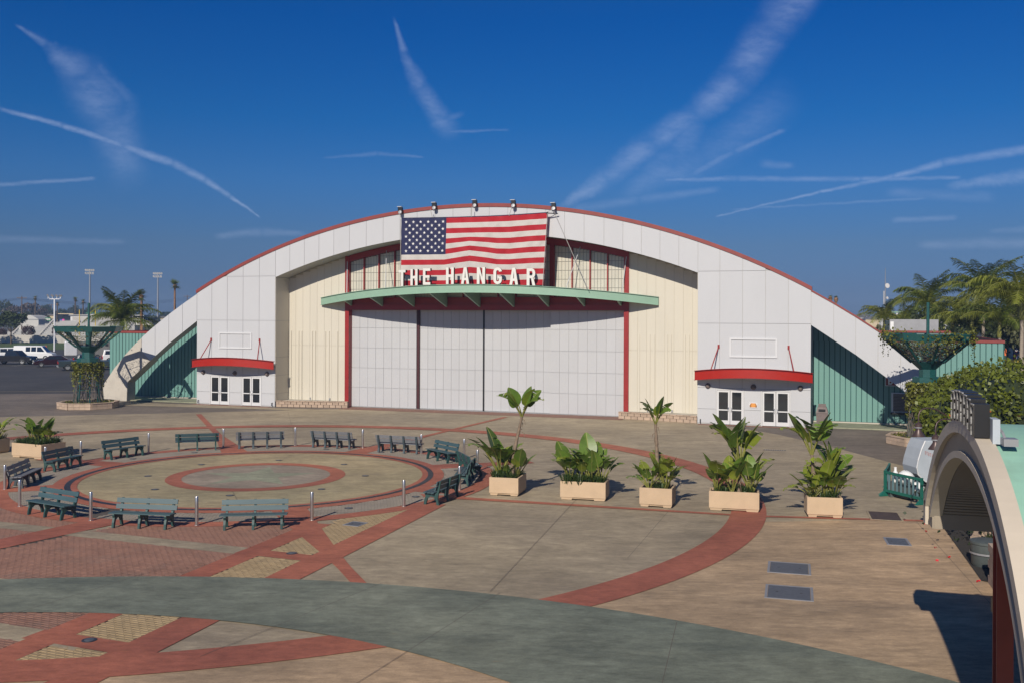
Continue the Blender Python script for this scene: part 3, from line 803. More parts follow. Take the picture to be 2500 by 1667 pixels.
MB().prism([(x, zlow(x) - .44) for x in xs] + [(x, zlow(x) - .012) for x in xs[::-1]], 1.74, 2.1).build('frame_arch', 'red_frame', hangar)
MB().box(-10.2, 10.2, 2.06, 2.2, 7.45, 11.9).build('glazing_backing', 'glazing_shadow', hangar)
# glazing panes set in thin bars
PT = {}
bays = [(5.36, 6.565), (6.635, 7.815), (7.885, 9.015), (9.085, 10.2), (3.86, 5.05)]
for sg in (-1, 1):
    for a, b_ in bays:
        w = (b_ - a) / 5
        for i in range(5):
            p0, p1 = a + i * w, a + (i + 1) * w
            x0, x1 = sorted((sg * p0, sg * p1))
            zt = zlow(max(abs(x0), abs(x1))) - .44
            z = 7.95
            while z < zt - .05:
                z1 = min(z + .6, zt)
                key = (round(w, 3), round(z1 - z, 2))
                if key not in PT: PT[key] = MB().box(-w / 2 + .014, w / 2 - .014, 0, .02, .014, round(z1 - z, 2) - .014).mesh('pane', 'glazing')
                place('pane', PT[key], hangar, ((x0 + x1) / 2, 1.985 + rnd.uniform(-.004, .004), z), rot=(rnd.uniform(-.012, .012), 0, rnd.uniform(-.012, .012)))
                z += .6
    for a, b_ in ((0, 1.265), (1.335, 2.565), (2.635, 3.86)):
        x0, x1 = sorted((sg * a, sg * b_)); MB().box(x0 + .01, x1 - .01, 1.985, 2.0, 7.96, zlow(b_) - .45).build('pane', 'glazing', hangar)
MB().box(-10.2, 10.2, 2.02, 2.06, 7.5, 11.85).build('muntin_grid', 'muntin', hangar)

# four sliding leaves of sheet panels
leaves = [(-10.2, -5.02, 2.20), (-4.84, .0, 2.45), (.1, 5.05, 2.45), (5.0, 10.2, 2.20)]
rows = [.06, 1.45, 2.87, 4.32, 5.76, 7.05]
for k, (a, b_, y) in enumerate(leaves):
    lf = MB().box(a, b_, y + .02, y + .14, .03, 7.06).build('sliding_door', 'panel_joint', hangar)
    w = (b_ - a) / 8
    me = [MB().box(-w / 2 + .008, w / 2 - .008, 0, .03, .008, r1 - r0 - .008).mesh('door_sheet', 'door_panel') for r0, r1 in zip(rows, rows[1:])]
    for i in range(8):
        for j in range(5):
            place('door_sheet', me[j], lf, (a + (i + .5) * w, y - .012, rows[j]), rot=(rnd.uniform(-.003, .003), 0, rnd.uniform(-.012, .012)))
MB().box(-5.03, -4.84, 2.30, 2.6, .03, 7.06).build('door_edge', 'shaded_edge', hangar)
MB().box(-.01, .11, 2.40, 2.6, .03, 7.06).build('door_edge', 'black_metal', hangar)
MB().box(-10.2, 10.2, 2.1, 2.7, -.01, .025).build('door_track', 'grey_metal', hangar)
MB().box(-10.2, 10.2, 2.65, 2.8, 0, 7.1).build('door_backing', 'black_metal', hangar)
# threshold of brick pavers
bedh = MB().poly([(-10.3, .25, .004), (10.4, .25, .004), (10.4, 2.25, .004), (-10.3, 2.25, .004)]).build('threshold_bed', 'mortar', hangar)
thr = MB()
for j in range(17):
    for i in range(90):
        x = -10.25 + (i + (.5 if j % 2 else 0)) * .228; y = .28 + j * .115
        if x > 10.2: continue
        thr.box(x + .006, x + .222, y + .005, y + .110, .004, .014 + rnd.uniform(-.002, .001))
tag(thr.build('threshold_pavers', 'paver_red', hangar), kind='stuff')
for sg in (-1, 1):
    thr = MB()
    for j in range(5):
        for i in range(30):
            x = sg * 18.75 - 3.35 + (i + (.5 if j % 2 else 0)) * .22
            thr.box(x + .006, x + .214, -.66 + j * .115, -.56 + j * .115, .004, .013 + rnd.uniform(-.002, .001))
    tag(thr.build('threshold_pavers', 'paver_red', hangar), kind='stuff')

# low block walls either side of the doors
for sg in (-1, 1):
    p, q = Vector((sg * 15.28, .08)), Vector((sg * 10.0, 1.15))
    d = (q - p); n = int(d.length / .42); d /= n
    ang = math.atan2(d.y, d.x)
    bl = [MB().box(-.205 * l, .205 * l, -.10, .10, .006, .194).mesh('block', 'cmu') for l in (1, .5)]
    capm = MB().box(-.212, .212, -.14, .14, .004, .06).mesh('cap_block', 'cmu')
    for r in range(2):
        for i in range(n):
            c = p + d * (i + .5) + (d * .5 if r else d * 0)
            if i == n - 1 and r: continue
            place('block', bl[0], hangar, (c.x, c.y + .1, r * .2), rz=ang)
        if r:
            for c in (p + d * .25, q - d * .25): place('block', bl[1], hangar, (c.x, c.y + .1, .2), rz=ang)
    for i in range(n):
        c = p + d * (i + .5); place('cap_block', capm, hangar, (c.x, c.y + .1, .40), rz=ang)
    x0, x1 = sorted((sg * 10.2, sg * 15.25))
    MB().slab([(x0, 1.82), (x0, .35 if sg > 0 and False else (1.3 if sg > 0 else .3)), (x1, .3 if sg > 0 else 1.3), (x1, 1.82)], 0, .41).build('planter_fill', 'raw_concrete', hangar)

# entrance doors, lamps, canopies, blank sign frames
def entrance(sg):
    for a, b_ in DOORS:
        x0, x1 = sorted((sg * a, sg * b_))
        MB().box(x0, x0 + .05, -.01, .12, .0, 2.2).box(x1 - .05, x1, -.01, .12, .0, 2.2).box(x0 + .05, x1 - .05, -.01, .12, 2.14, 2.2).build('door_frame', 'alu_white', hangar)
        MB().box(x0, x1, .30, .34, 0, 2.2).build('vestibule', 'black_metal', hangar)
        mid = (x0 + x1) / 2
        for side in (-1, 1):
            l0, l1 = (x0 + .06, mid - .012) if side < 0 else (mid + .012, x1 - .06)
            b = MB()
            b.box(l0, l0 + .11, .02, .07, .03, 2.13).box(l1 - .11, l1, .02, .07, .03, 2.13).box(l0 + .11, l1 - .11, .02, .07, .03, .27).box(l0 + .11, l1 - .11, .02, .07, 2.02, 2.13).box(l0 + .11, l1 - .11, .021, .069, .88, .95)
            d = b.build('door', 'alu_white', hangar)
            for z0, z1 in ((.27, .88), (.95, 2.02)):
                MB().box(l0 + .11, l1 - .11, .04, .05, z0, z1).build('glass', 'dark_glass', d)
            hx = l1 - .06 if side < 0 else l0 + .06
            MB().tube([(hx, .02, .80), (hx, -.05, .82), (hx - side * -.05, -.07, .95), (hx, -.05, 1.08), (hx, .02, 1.10)], .014, 6).build('pull_handle', 'chrome', d, smooth=50)
    for a in (15.95, 18.72, 21.5):
        l = MB().lathe([(.17, -.02), (.17, .0), (.165, .03), (.14, .10), (.08, .155), (0, .17)], 20)
        o = l.build('wall_lamp', 'bin_brown', hangar, smooth=40, loc=(sg * a, .0, 2.38)); o.rotation_euler = (RAD(90), 0, 0)
        MB().box(-.15, .15, -.02, .02, .13, .155).build('lamp_slot', 'black_metal', o)
    # shallow curved canopy
    c = sg * 18.7; H = 3.52
    can = lambda u: -.40 - .92 * (1 - (u / H) ** 2)
    zb = lambda u: 2.76 + .25 * (1 - (u / H) ** 2)
    us = span(-H, H, 24)
    b = MB()
    for u0, u1 in zip(us, us[1:]):
        q = lambda u, dy, z: (c + u, can(u) + dy, z)
        b.hexa([q(u0, 0, zb(u0)), q(u1, 0, zb(u1)), q(u1, .05, zb(u1)), q(u0, .05, zb(u0)), q(u0, 0, zb(u0) + .55), q(u1, 0, zb(u1) + .55), q(u1, .05, zb(u1) + .55), q(u0, .05, zb(u0) + .55)])
    cn = b.build('entrance_canopy', 'red_canopy', hangar)
    for zz, ov, nm in ((.55, .10, 'top_flange'), (-.03, .06, 'bottom_flange')):
        b = MB()
        for u0, u1 in zip(us, us[1:]):
            q = lambda u, dy, z: (c + u * 1.01, can(u) + dy, z)
            b.hexa([q(u0, -ov, zb(u0) + zz), q(u1, -ov, zb(u1) + zz), q(u1, ov, zb(u1) + zz), q(u0, ov, zb(u0) + zz), q(u0, -ov, zb(u0) + zz + .03), q(u1, -ov, zb(u1) + zz + .03), q(u1, ov, zb(u1) + zz + .03), q(u0, ov, zb(u0) + zz + .03)])
        b.build(nm, 'red_frame', cn)
    b = MB()
    for u0, u1 in zip(us, us[1:]):
        b.hexa([(c + u0, can(u0) + .05, zb(u0) + .30), (c + u1, can(u1) + .05, zb(u1) + .30), (c + u1, 0, zb(u1) + .30), (c + u0, 0, zb(u0) + .30), (c + u0, can(u0) + .05, zb(u0) + .36), (c + u1, can(u1) + .05, zb(u1) + .36), (c + u1, 0, zb(u1) + .36), (c + u0, 0, zb(u0) + .36)])
    b.build('canopy_deck', 'soffit', cn)
    for u in (-1.4, -1.1, -.15, .15, 1.1, 1.4):
        MB().lathe([(.05, 0), (.05, .09)], 10).build('downlight', 'black_metal', cn, loc=(c + u, can(u) + .35, zb(u) + .18))
    for u, uw in ((-2.45, -2.1), (2.45, 2.1)):
        MB().tube([(c + u, can(u) + .06, zb(u) + .58), (c + uw, .0, 4.82)], .035, 8).build('tie_rod', 'red_frame', hangar)
        MB().box(c + uw - .06, c + uw + .06, -.06, .0, 4.72, 4.95).build('rod_bracket', 'red_frame', hangar)
    b = MB(); f0, f1, z0, z1, t = c - 1.43, c + 1.43, 4.18, 5.36, .10
    b.box(f0, f1, -.06, -.002, z0, z0 + t).box(f0, f1, -.06, -.002, z1 - t, z1).box(f0, f0 + t, -.058, -.002, z0 + t, z1 - t).box(f1 - t, f1, -.058, -.002, z0 + t, z1 - t)
    b.build('sign_frame', 'alu_white', hangar)
    for a in (15.5, 21.9):
        MB().tube([(sg * a, 0, .28), (sg * a, -.12, .28), (sg * a, -.13, .08)], .03, 6).build('pipe_elbow', 'black_metal', hangar)
entrance(-1); entrance(1)

# teal wings
sid = MB().box(-.135, .135, 0, .03, 0, 5.0).mesh('siding_panel', 'teal_siding')
for sg in (-1, 1):
    x = 22.3
    while x < 33.0:
        place('siding_panel', sid, hangar, (sg * x, 3.23 + rnd.uniform(-.004, .004), .16)); x += .32
    x0, x1 = sorted((sg * 21.9, sg * 33.08))
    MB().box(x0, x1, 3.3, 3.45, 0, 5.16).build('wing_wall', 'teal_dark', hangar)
    xt0, xt1 = sorted((sg * 26.4, sg * 33.08)); MB().box(xt0, xt1, 3.18, 3.6, 5.16, 5.33).build('wing_trim', 'red_trim', hangar)
    q0 = 22.12
    while q0 < 26.0:
        q1 = q0 + .27; za, zb_ = interp(LEG_OUT, q0) - .75, interp(LEG_OUT, q1) - .75
        P = [(sg * q0, 5.16), (sg * q1, 5.16), (sg * q1, max(5.2, zb_)), (sg * q0, max(5.25, za))]
        MB().prism(P if sg > 0 else P[::-1], 3.23, 3.27).build('siding_panel', 'teal_siding', hangar); q0 += .32
    P = [(sg * 21.9, 5.16), (sg * 26.4, 5.16), (sg * 22.1, 7.4), (sg * 21.9, 7.45)]
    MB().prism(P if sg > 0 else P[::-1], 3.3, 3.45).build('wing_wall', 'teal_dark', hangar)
    xe = sg * 33.08; xa, xb = sorted((xe, xe - sg * .15)); MB().box(xa, xb, 3.45, 20, 0, 5.16).build('wing_wall', 'palm_brown' if sg > 0 else 'teal_siding', hangar)
    MB().box(x0, x1, 3.6, 20, 5.0, 5.1).build('wing_roof', 'roof_dark', hangar)
    MB().box(x0, x1, 19.9, 20.0, 0, 5.16).build('wing_wall', 'teal_siding', hangar)
    xa, xb = sorted((xe, xe - sg * .2)); MB().box(xa, xb, 3.6, 20, 5.1, 5.33).build('wing_trim', 'red_trim', hangar)
    MB().box(x0, x1, 3.16, 3.26, .0, .14).build('wing_base', 'raw_concrete', hangar)
    sl = MB().slab([(sg * 22.15, 3.2), (sg * 22.15, .4), (sg * 31.2, .4), (sg * 33.0, 3.2)] if sg < 0 else [(22.15, .3), (31, .3), (31, 3.2), (22.15, 3.2)], .0, .07)
    sl.build('wing_kerb_slab', 'concrete_mint', hangar)
MB().box(26.2, 30.2, 5.5, 5.7, 5.1, 5.72).build('parapet', 'white_panel', hangar)
MB().box(26.1, 30.3, 5.4, 5.75, 5.72, 5.84).build('parapet_trim', 'red_trim', hangar)
# shuttered ticket window and the lettered board above it
MB().box(26.75, 28.6, 3.10, 3.22, .85, 2.05).build('ticket_window_frame', 'alu_white', hangar)
sh = MB()
for i in range(12): sh.box(26.86, 28.5, 3.06, 3.10, .92 + .09 * i, .92 + .09 * i + .08)
sh.build('roller_shutter', 'bin_brown', hangar)
MB().box(26.7, 28.65, 2.98, 3.2, .72, .84).build('window_sill', 'black_metal', hangar)
bd = MB().box(26.40, 28.9, 3.12, 3.22, 2.46, 3.16).build('sign_board', 'kiosk_red', hangar)
b = MB().box(26.40, 28.9, 3.10, 3.119, 2.46, 2.50).box(26.40, 28.9, 3.10, 3.119, 3.12, 3.16).box(26.40, 26.44, 3.10, 3.119, 2.50, 3.12).box(28.86, 28.9, 3.10, 3.119, 2.50, 3.12)
b.build('board_edge', 'alu_white', bd)

# curved steel canopy over the big doors
HC = 12.5
def c_n(s): return 1.55 - 3.15 * (s / HC) ** 2
def c_z(s): return 8.75 - .80 * (s / HC) ** 2
us = span(-HC, HC, 44)
b = MB()
for u0, u1 in zip(us, us[1:]):
    q = lambda u, dy, z: (u, -c_n(u) + dy, z)
    for zz0, zz1, d0, d1 in ((-.56, 0, .09, .12), (-.03, 0, 0, .09), (-.56, -.53, 0, .09), (-.03, 0, .12, .21), (-.56, -.53, .12, .21)):
        b.hexa([q(u0, d0, c_z(u0) + zz0), q(u1, d0, c_z(u1) + zz0), q(u1, d1, c_z(u1) + zz0), q(u0, d1, c_z(u0) + zz0), q(u0, d0, c_z(u0) + zz1), q(u1, d0, c_z(u1) + zz1), q(u1, d1, c_z(u1) + zz1), q(u0, d1, c_z(u0) + zz1)])
can_ = b.build('door_canopy_beam', 'seafoam', hangar)
for k in range(9):
    s = -10.0 + 2.5 * k
    y0, y1 = -c_n(s) + .21, 1.74
    zt = c_z(s) - .04
    if y1 - y0 > .4:
        MB().hexa([(s - .06, y0, zt - .52), (s + .06, y0, zt - .52), (s + .06, y1, zt - .52 - .30 * (y1 - y0)), (s - .06, y1, zt - .52 - .30 * (y1 - y0)), (s - .06, y0, zt), (s + .06, y0, zt), (s + .06, y1, zt - .0), (s - .06, y1, zt - .0)]).build('canopy_bracket', 'seafoam', can_)
b = MB()
for u0, u1 in zip(us, us[1:]):
    if -c_n(u0) > 1.3 or -c_n(u1) > 1.3: continue
    b.hexa([(u0, -c_n(u0) + .2, c_z(u0) - .08), (u1, -c_n(u1) + .2, c_z(u1) - .08), (u1, 1.78, c_z(u1) - .08), (u0, 1.78, c_z(u0) - .08), (u0, -c_n(u0) + .2, c_z(u0) - .05), (u1, -c_n(u1) + .2, c_z(u1) - .05), (u1, 1.78, c_z(u1) - .05), (u0, 1.78, c_z(u0) - .05)])
b.build('canopy_deck', 'seafoam', can_)
for yy in (.0, .7, 1.3):
    xs = [u for u in us if -c_n(u) + .25 < yy]
    b = MB()
    for u0, u1 in zip(xs, xs[1:]): b.beam((u0, yy, c_z(u0) - .20), (u1, yy, c_z(u1) - .20), .05, .12)
    b.build('canopy_purlin', 'seafoam', can_)
for sg in (-1, 1):
    MB().tube([(sg * 10.35, 1.72, 10.6), (sg * 10.15, 1.3, c_z(10) - .02)], .03, 6).build('canopy_hanger', 'white_panel', can_)
    MB().tube([(sg * 7.2, 1.72, 11.3), (sg * 6.6, .4, c_z(6.6))], .025, 6).build('canopy_hanger', 'white_panel', can_)
# ---------------------------------------------------------------- lettering
def strip_path(pts, t):
    out = []
    P = [Vector(p) for p in pts]; L_, R_ = [], []
    for i, p in enumerate(P):
        d = (P[min(i + 1, len(P) - 1)] - P[max(i - 1, 0)]).normalized(); n = Vector((-d.y, d.x)) * t / 2
        L_.append(p + n); R_.append(p - n)
    for i in range(len(P) - 1): out.append([tuple(R_[i]), tuple(R_[i + 1]), tuple(L_[i + 1]), tuple(L_[i])])
    return out
def arcp(cx, cy, rx, ry, a0, a1, n=8): return [(cx + rx * math.cos(RAD(a0 + (a1 - a0) * i / n)), cy + ry * math.sin(RAD(a0 + (a1 - a0) * i / n))) for i in range(n + 1)]
def glyph(ch, w=.50, t=.165):
    h = .5 * t; u = t * .95
    if ch == 'T': return [[(w / 2 - h, 0), (w / 2 + h, 0), (w / 2 + h, 1 - u), (w, 1 - u), (w, 1), (0, 1), (0, 1 - u), (w / 2 - h, 1 - u)]]
    if ch == 'H': return [[(0, 0), (t, 0), (t, .5 - u / 2), (w - t, .5 - u / 2), (w - t, 0), (w, 0), (w, 1), (w - t, 1), (w - t, .5 + u / 2), (t, .5 + u / 2), (t, 1), (0, 1)]]
    if ch == 'E': return [[(0, 0), (w, 0), (w, u), (t, u), (t, .5 - u / 2), (w * .9, .5 - u / 2), (w * .9, .5 + u / 2), (t, .5 + u / 2), (t, 1 - u), (w, 1 - u), (w, 1), (0, 1)]]
    if ch == 'N': return [[(0, 0), (t, 0), (t, .62), (w - t, 0), (w, 0), (w, 1), (w - t, 1), (w - t, .38), (t, 1), (0, 1)]]
    if ch == 'I': return [[(w / 2 - h, 0), (w / 2 + h, 0), (w / 2 + h, 1), (w / 2 - h, 1)]]
    if ch == 'A':
        m = w / 2; k = t * .95
        f = lambda z, o: o + (m - .09) * z
        return [[(0, 0), (k, 0), (f(.22, k), .22), (m, .22), (m, .36), (f(.36, k), .36), (m, .80), (m, 1), (m - .09, 1)],
                [(w, 0), (m + .09, 1), (m, 1), (m, .80), (w - f(.36, k), .36), (m, .36), (m, .22), (w - f(.22, k), .22), (w - k, 0)]]
    if ch in 'GOS':
        r = w / 2 - h
        if ch == 'G':
            p = arcp(w / 2, 1 - r - h, r, r, 0, 180) + arcp(w / 2, r + h, r, r, 180, 360) + [(w - h, .46)]
            return strip_path(p[:], t)[0:] + [[(w / 2, .36), (w - t, .36), (w - t, .48), (w / 2, .48)]]
        if ch == 'O':
            p = arcp(w / 2, 1 - r - h, r, r, 0, 180) + arcp(w / 2, r + h, r, r, 180, 360) + [(w - h, 1 - r - h)]
            return strip_path(p, t)
        p = arcp(w / 2, .74, r, .26 - h, 0, 200, 8) + [(w / 2, .5)] + arcp(w / 2, .26, r, .26 - h, 20, -180, 8)
        return strip_path(p, t)
    if ch in 'RB':
        r = w - t
        o = [[(0, 0), (t, 0), (t, 1), (0, 1)]]
        bowl = lambda z0, z1: strip_path([(t, z1 - h), (w - .2, z1 - h)] + arcp(w - .2, (z0 + z1) / 2, .2 - h, (z1 - z0) / 2 - h, 80, -80, 7) + [(w - .2, z0 + h), (t, z0 + h)], t * .95)
        if ch == 'B': return o + bowl(0, .52) + bowl(.53, 1)
        return o + bowl(.42, 1) + [[(w * .50, .42), (w - t, 0), (w, 0), (w * .78, .42)]]
def letter(ch, H_, depth, mats, parent, loc, rz=0, wscale=1.0, name='letter'):
    b = MB()
    for p in glyph(ch):
        area = sum(a[0] * c[1] - c[0] * a[1] for a, c in zip(p, p[1:] + p[:1]))
        p = p if area > 0 else p[::-1]
        b.prism([(x * H_ * wscale, z * H_) for x, z in p], -depth / 2, depth / 2, 0, 1)
    return b.build(name, mats, parent, loc=loc, rz=rz)

sign = thing('letter_sign', 'row of tall white block letters THE HANGAR standing on the green canopy', 'sign', tuple(hw(0, 1.1, 8.7)), HANG_RZ)
for ch, x0 in zip('THEHANGAR', (-4.83, -3.88, -2.9, -1.17, -.08, 1.02, 2.15, 3.22, 4.34)):
    s = x0 + .28
    slope = math.atan2(-(c_n(s + .1) - c_n(s - .1)), .2)
    letter(ch, 1.10, .20, ['letter_white', 'black_metal'], sign, (x0, -(c_n(s) - .12) + 1.1, c_z(s) + .015 - 8.7), slope, 1.03)
for k, (ch, x0) in enumerate((('B', 26.56), ('O', 26.90), ('X', 27.2))):
    if ch == 'X': continue
    letter(ch, .52, .02, ['letter_white', 'letter_white'], bd, (x0, 3.105, 2.55), 0, 1.05)

# ---------------------------------------------------------------- the flag
flag = thing('flag', 'large American flag with fifty stars hung across the arch behind the letters', 'flag', tuple(hw(-4.98, .45, 8.70)), HANG_RZ)
def fpt(a, b_):                      # a along, b_ downwards, both 0..1 -> local to the flag
    top = 13.34 - .05 * math.sin(math.pi * a) + .07 * max(0, (a - .5) * 2) ** 2
    bot = 8.70
    s = 10.58 * a - .29 * a * b_
    z = top + (bot - top) * b_
    tent = max(0.0, 1 - abs(s - 5.1) / 1.9); z += .24 * tent * math.sin(math.pi * min(1, max(0, (b_ - .22) / .75)))
    tent2 = max(0.0, 1 - abs(s - 7.9) / 1.6); z -= .07 * tent2 * math.sin(math.pi * b_)
    n = .055 * math.sin(5.1 * math.pi * a + 1.2 * b_) * (.3 + .7 * b_) + .022 * math.sin(29 * a + 9 * b_ * (1 + a)) * math.sin(math.pi * b_) + .012 * math.sin(61 * a - 23 * b_)
    n += .05 * tent * math.sin(math.pi * b_) + .010 * math.sin(90 * a + 40 * b_) * (.4 + .6 * a)
    return Vector((s, -n, z - 8.70))
def cloth(a0, a1, b0, b1, nx, nz):
    b = MB(); k = 0
    for j in range(nz + 1):
        for i in range(nx + 1): b.v.append(tuple(fpt(a0 + (a1 - a0) * i / nx, b0 + (b1 - b0) * j / nz)))
    for j in range(nz):
        for i in range(nx):
            q = j * (nx + 1) + i; b.f.append((q, q + nx + 1, q + nx + 2, q + 1)); b.m.append(0)
    return b
CW = .318
for r in range(13):
    a0 = CW if r < 7 else 0.0
    cloth(a0, 1, r / 13, (r + 1) / 13, int(110 * (1 - a0)), 4).build('stripe', 'flag_red' if r % 2 == 0 else 'flag_white', flag, smooth=80)
canton = cloth(0, CW, 0, 7 / 13 * 1.165, 40, 24)
canton = cloth(0, CW, 0, 7 / 13, 40, 24).build('canton', 'flag_blue', flag, smooth=80)
st = MB(); pts_ = []
for i in range(10):
    a = RAD(90 + 36 * i); r = .118 if i % 2 == 0 else .046; pts_.append((r * math.cos(a), r * math.sin(a)))
for i in range(10):
    p, q = pts_[i], pts_[(i + 1) % 10]; st.poly([(0, -.004, 0), (p[0], 0, p[1]), (q[0], 0, q[1])])
st = st.mesh('star', 'star_white')
for r in range(9):
    nc = 6 if r % 2 == 0 else 5
    for c in range(nc):
        a = CW * ((1 + 2 * c + (r % 2)) / 12 * .98 + .03); b_ = 7 / 13 * (1 + r) / 10
        p = fpt(a, b_); p2 = fpt(a + .005, b_)
        place('star', st, canton, (p.x, p.y - .02, p.z), rot=(0, 0, math.atan2(p2.y - p.y, p2.x - p.x)))
MB().tube([fpt(i / 20, 0) + Vector((0, .01, .03)) for i in range(21)], .03, 6).build('top_rope', 'flag_blue', flag)
for s0, z0, s1, z1 in ((.0, 13.4, -.12, 13.65), (2.35, 13.35, 2.2, 13.9), (5.2, 13.3, 5.25, 14.0), (7.9, 13.3, 8.1, 13.9), (10.5, 13.45, 10.85, 13.6), (10.55, 13.4, 10.25, 8.6), (-.02, 13.3, -.02, 8.6), (11.0, 13.5, 13.3, 8.50)):
    MB().tube([(s0, -.06, z0 - 8.7), (s1, -.06 if s1 < 11 else -.15, z1 - 8.7)], .02, 5).build('rope', 'rope', flag)
MB().tube([(10.45, -.05, 13.40 - 8.7), (11.2, .2, 13.36 - 8.7)], .035, 6).build('spreader_pole', 'black_metal', flag)

# ---------------------------------------------------------------- spotlights along the roof edge
def spotlight(s, label):
    t = thing('roof_spotlight', label, 'spotlight', tuple(hw(s, .25, ztop(s) + .10)), HANG_RZ, 'spotlights on the arch'); t.scale = (.78, .78, .78)
    MB().box(-.17, .17, -.10, .16, .06, .40).build('housing', 'black_metal', t)
    MB().box(-.28, .14, -.14, .16, .44, .48).build('top_plate', 'alu_white', t)
    MB().beam((-.24, 0, .46), (-.24, 0, .0), .03, .03).build('bracket', 'black_metal', t)
    d = MB().lathe([(.17, 0), (.17, .08), (.15, .10), (0, .11)], 18).build('reflector', 'grey_metal', t, loc=(.03, -.12, -.06)); d.rotation_euler = (RAD(75), 0, 0)
    MB().box(-.26, .2, .0, .30, -.04, .06).build('mount', 'black_metal', t)
for s, lb in zip((-5.15, -2.59, .38, 3.13, 5.92), ('black roof spotlight above the star canton of the flag', 'black roof spotlight above the end of the star canton', 'black roof spotlight at the crown of the arch', 'black roof spotlight above the striped part of the flag', 'black roof spotlight above the flag corner with the guy rope')):
    spotlight(s, lb)
# ---------------------------------------------------------------- benches
def ear(b, m=0):                     # side frame outline in (y,z): seat forward = -y
    return [(.22, 0), (.13, 0), (.10, .16), (.03, .27), (-.12, .29), (-.22, .22), (-.26, .10), (-.28, 0), (-.37, 0), (-.35, .16), (-.30, .30), (-.34, .39), (-.33, .42), (.10, .40), (.17, .62), (.22, .84), (.29, .84), (.25, .60), (.19, .38), (.17, .22)]
def bench_mesh(kind):
    n = 3 if kind == 'green' else 4
    Lb = 2.04 if kind == 'green' else 2.34
    prof = ear(None)
    b = MB(); th = .035 if kind == 'green' else .045
    k = len(prof)
    b.v += [(-th, y, z) for y, z in prof] + [(th, y, z) for y, z in prof]
    # split concave outline into quads along the frame: back post, seat rail, legs
    for quad in ((0, 1, 2, 19), (2, 3, 18, 19), (3, 4, 13, 18), (13, 14, 17, 18), (14, 15, 16, 17), (4, 5, 10, 13), (5, 6, 9, 10), (6, 7, 8, 9), (10, 11, 12, 13)):
        b.f += [quad[::-1], tuple(q + k for q in quad)]; b.m += [0, 0]
    for i in range(k):
        j = (i + 1) % k; b.f.append((i, j, k + j, k + i)); b.m.append(0)
    frame = b.mesh('leg_frame', 'bench_green' if kind == 'green' else 'bench_dark')
    sl = 'bench_slat' if kind == 'green' else 'bench_grey'
    seat = MB().box(-Lb / 2, Lb / 2, -.062, .062, 0, .036).mesh('seat_slat', sl)
    back = MB().box(-Lb / 2, Lb / 2, -.018, .018, -.075, .075).mesh('back_slat', sl)
    bolt = MB().lathe([(.014, 0), (.014, .008)], 6).mesh('bolt', 'black_metal')
    return n, Lb, frame, seat, back, bolt
BM = {k: bench_mesh(k) for k in ('green', 'grey')}
def bench(x, y, rz, kind, label):
    n, Lb, frame, seat, back, bolt = BM[kind]
    t = thing('park_bench', label, 'bench', (x, y, .016), rz, 'benches round the plaza')
    for i in range(n):
        xx = -Lb / 2 + .16 + i * (Lb - .32) / (n - 1)
        place('leg_frame', frame, t, (xx, 0, 0))
    for yy, zz in ((-.275, .425), (-.135, .420), (.005, .412)): place('seat_slat', seat, t, (0, yy, zz), rot=(-.04, 0, 0))
    for yy, zz in ((.135, .585), (.190, .765)): place('back_slat', back, t, (0, yy, zz), rot=(-.28, 0, 0))
    return t
def bench_at(ax, ay, bx, by, face, kind, label):
    """back-rest line from a to b; face = +1/-1 which side the seat is on"""
    dx, dy = bx - ax, by - ay; a = math.atan2(dy, dx)
    nx, ny = math.sin(a), -math.cos(a)          # local -y of rotation a
    rz = a if face > 0 else a + math.pi
    if face < 0: nx, ny = -nx, -ny
    bench((ax + bx) / 2 + nx * .22, (ay + by) / 2 + ny * .22, rz, kind, label)
bench_at(-19.15, 37.32, -19.41, 39.39, +1, 'grey', 'grey four-legged bench facing the plaza centre, in front of the grassy planter')
bench_at(-19.79, 41.28, -19.35, 43.39, +1, 'green', 'dark green bench facing inward right beside the grassy planter')
bench_at(-18.77, 45.10, -17.81, 46.73, +1, 'green', 'dark green bench facing inward, second along from the grassy planter')
bench_at(-16.30, 47.77, -14.42, 48.33, -1, 'green', 'green three-legged bench with its back to the plaza, by the spoke towards the left entrance')
bench_at(-13.62, 48.70, -11.41, 49.18, -1, 'grey', 'grey bench facing the hangar, nearest the spoke towards the left entrance')
bench_at(-10.13, 49.46, -7.94, 48.76, -1, 'grey', 'grey bench facing the hangar, middle one of three grey backs in a row')
bench_at(-6.52, 47.84, -4.53, 47.18, -1, 'grey', 'grey bench facing the hangar, nearest the row of planters')
bench_at(-3.53, 46.12, -2.37, 44.54, +1, 'green', 'blue green bench facing inward between the grey benches and the planters')
bench_at(-2.36, 42.40, -1.72, 40.40, -1, 'green', 'green bench facing outward towards the first planter')
bench_at(-1.66, 38.30, -1.49, 40.30, -1, 'green', 'green bench facing inward right behind the first tall planter')
bench_at(-2.58, 34.25, -1.85, 36.20, -1, 'green', 'green bench seen from behind at the diagonal red walk')
bench_at(-9.03, 30.77, -7.04, 31.02, +1, 'green', 'blue green bench facing outward, by the red pavers and the diagonal walk')
bench_at(-12.44, 31.12, -10.44, 30.83, +1, 'green', 'blue green bench facing outward over the middle of the red pavers')
bench_at(-15.82, 33.06, -14.03, 31.99, +1, 'green', 'blue green bench facing outward beside the spoke that crosses the red pavers')

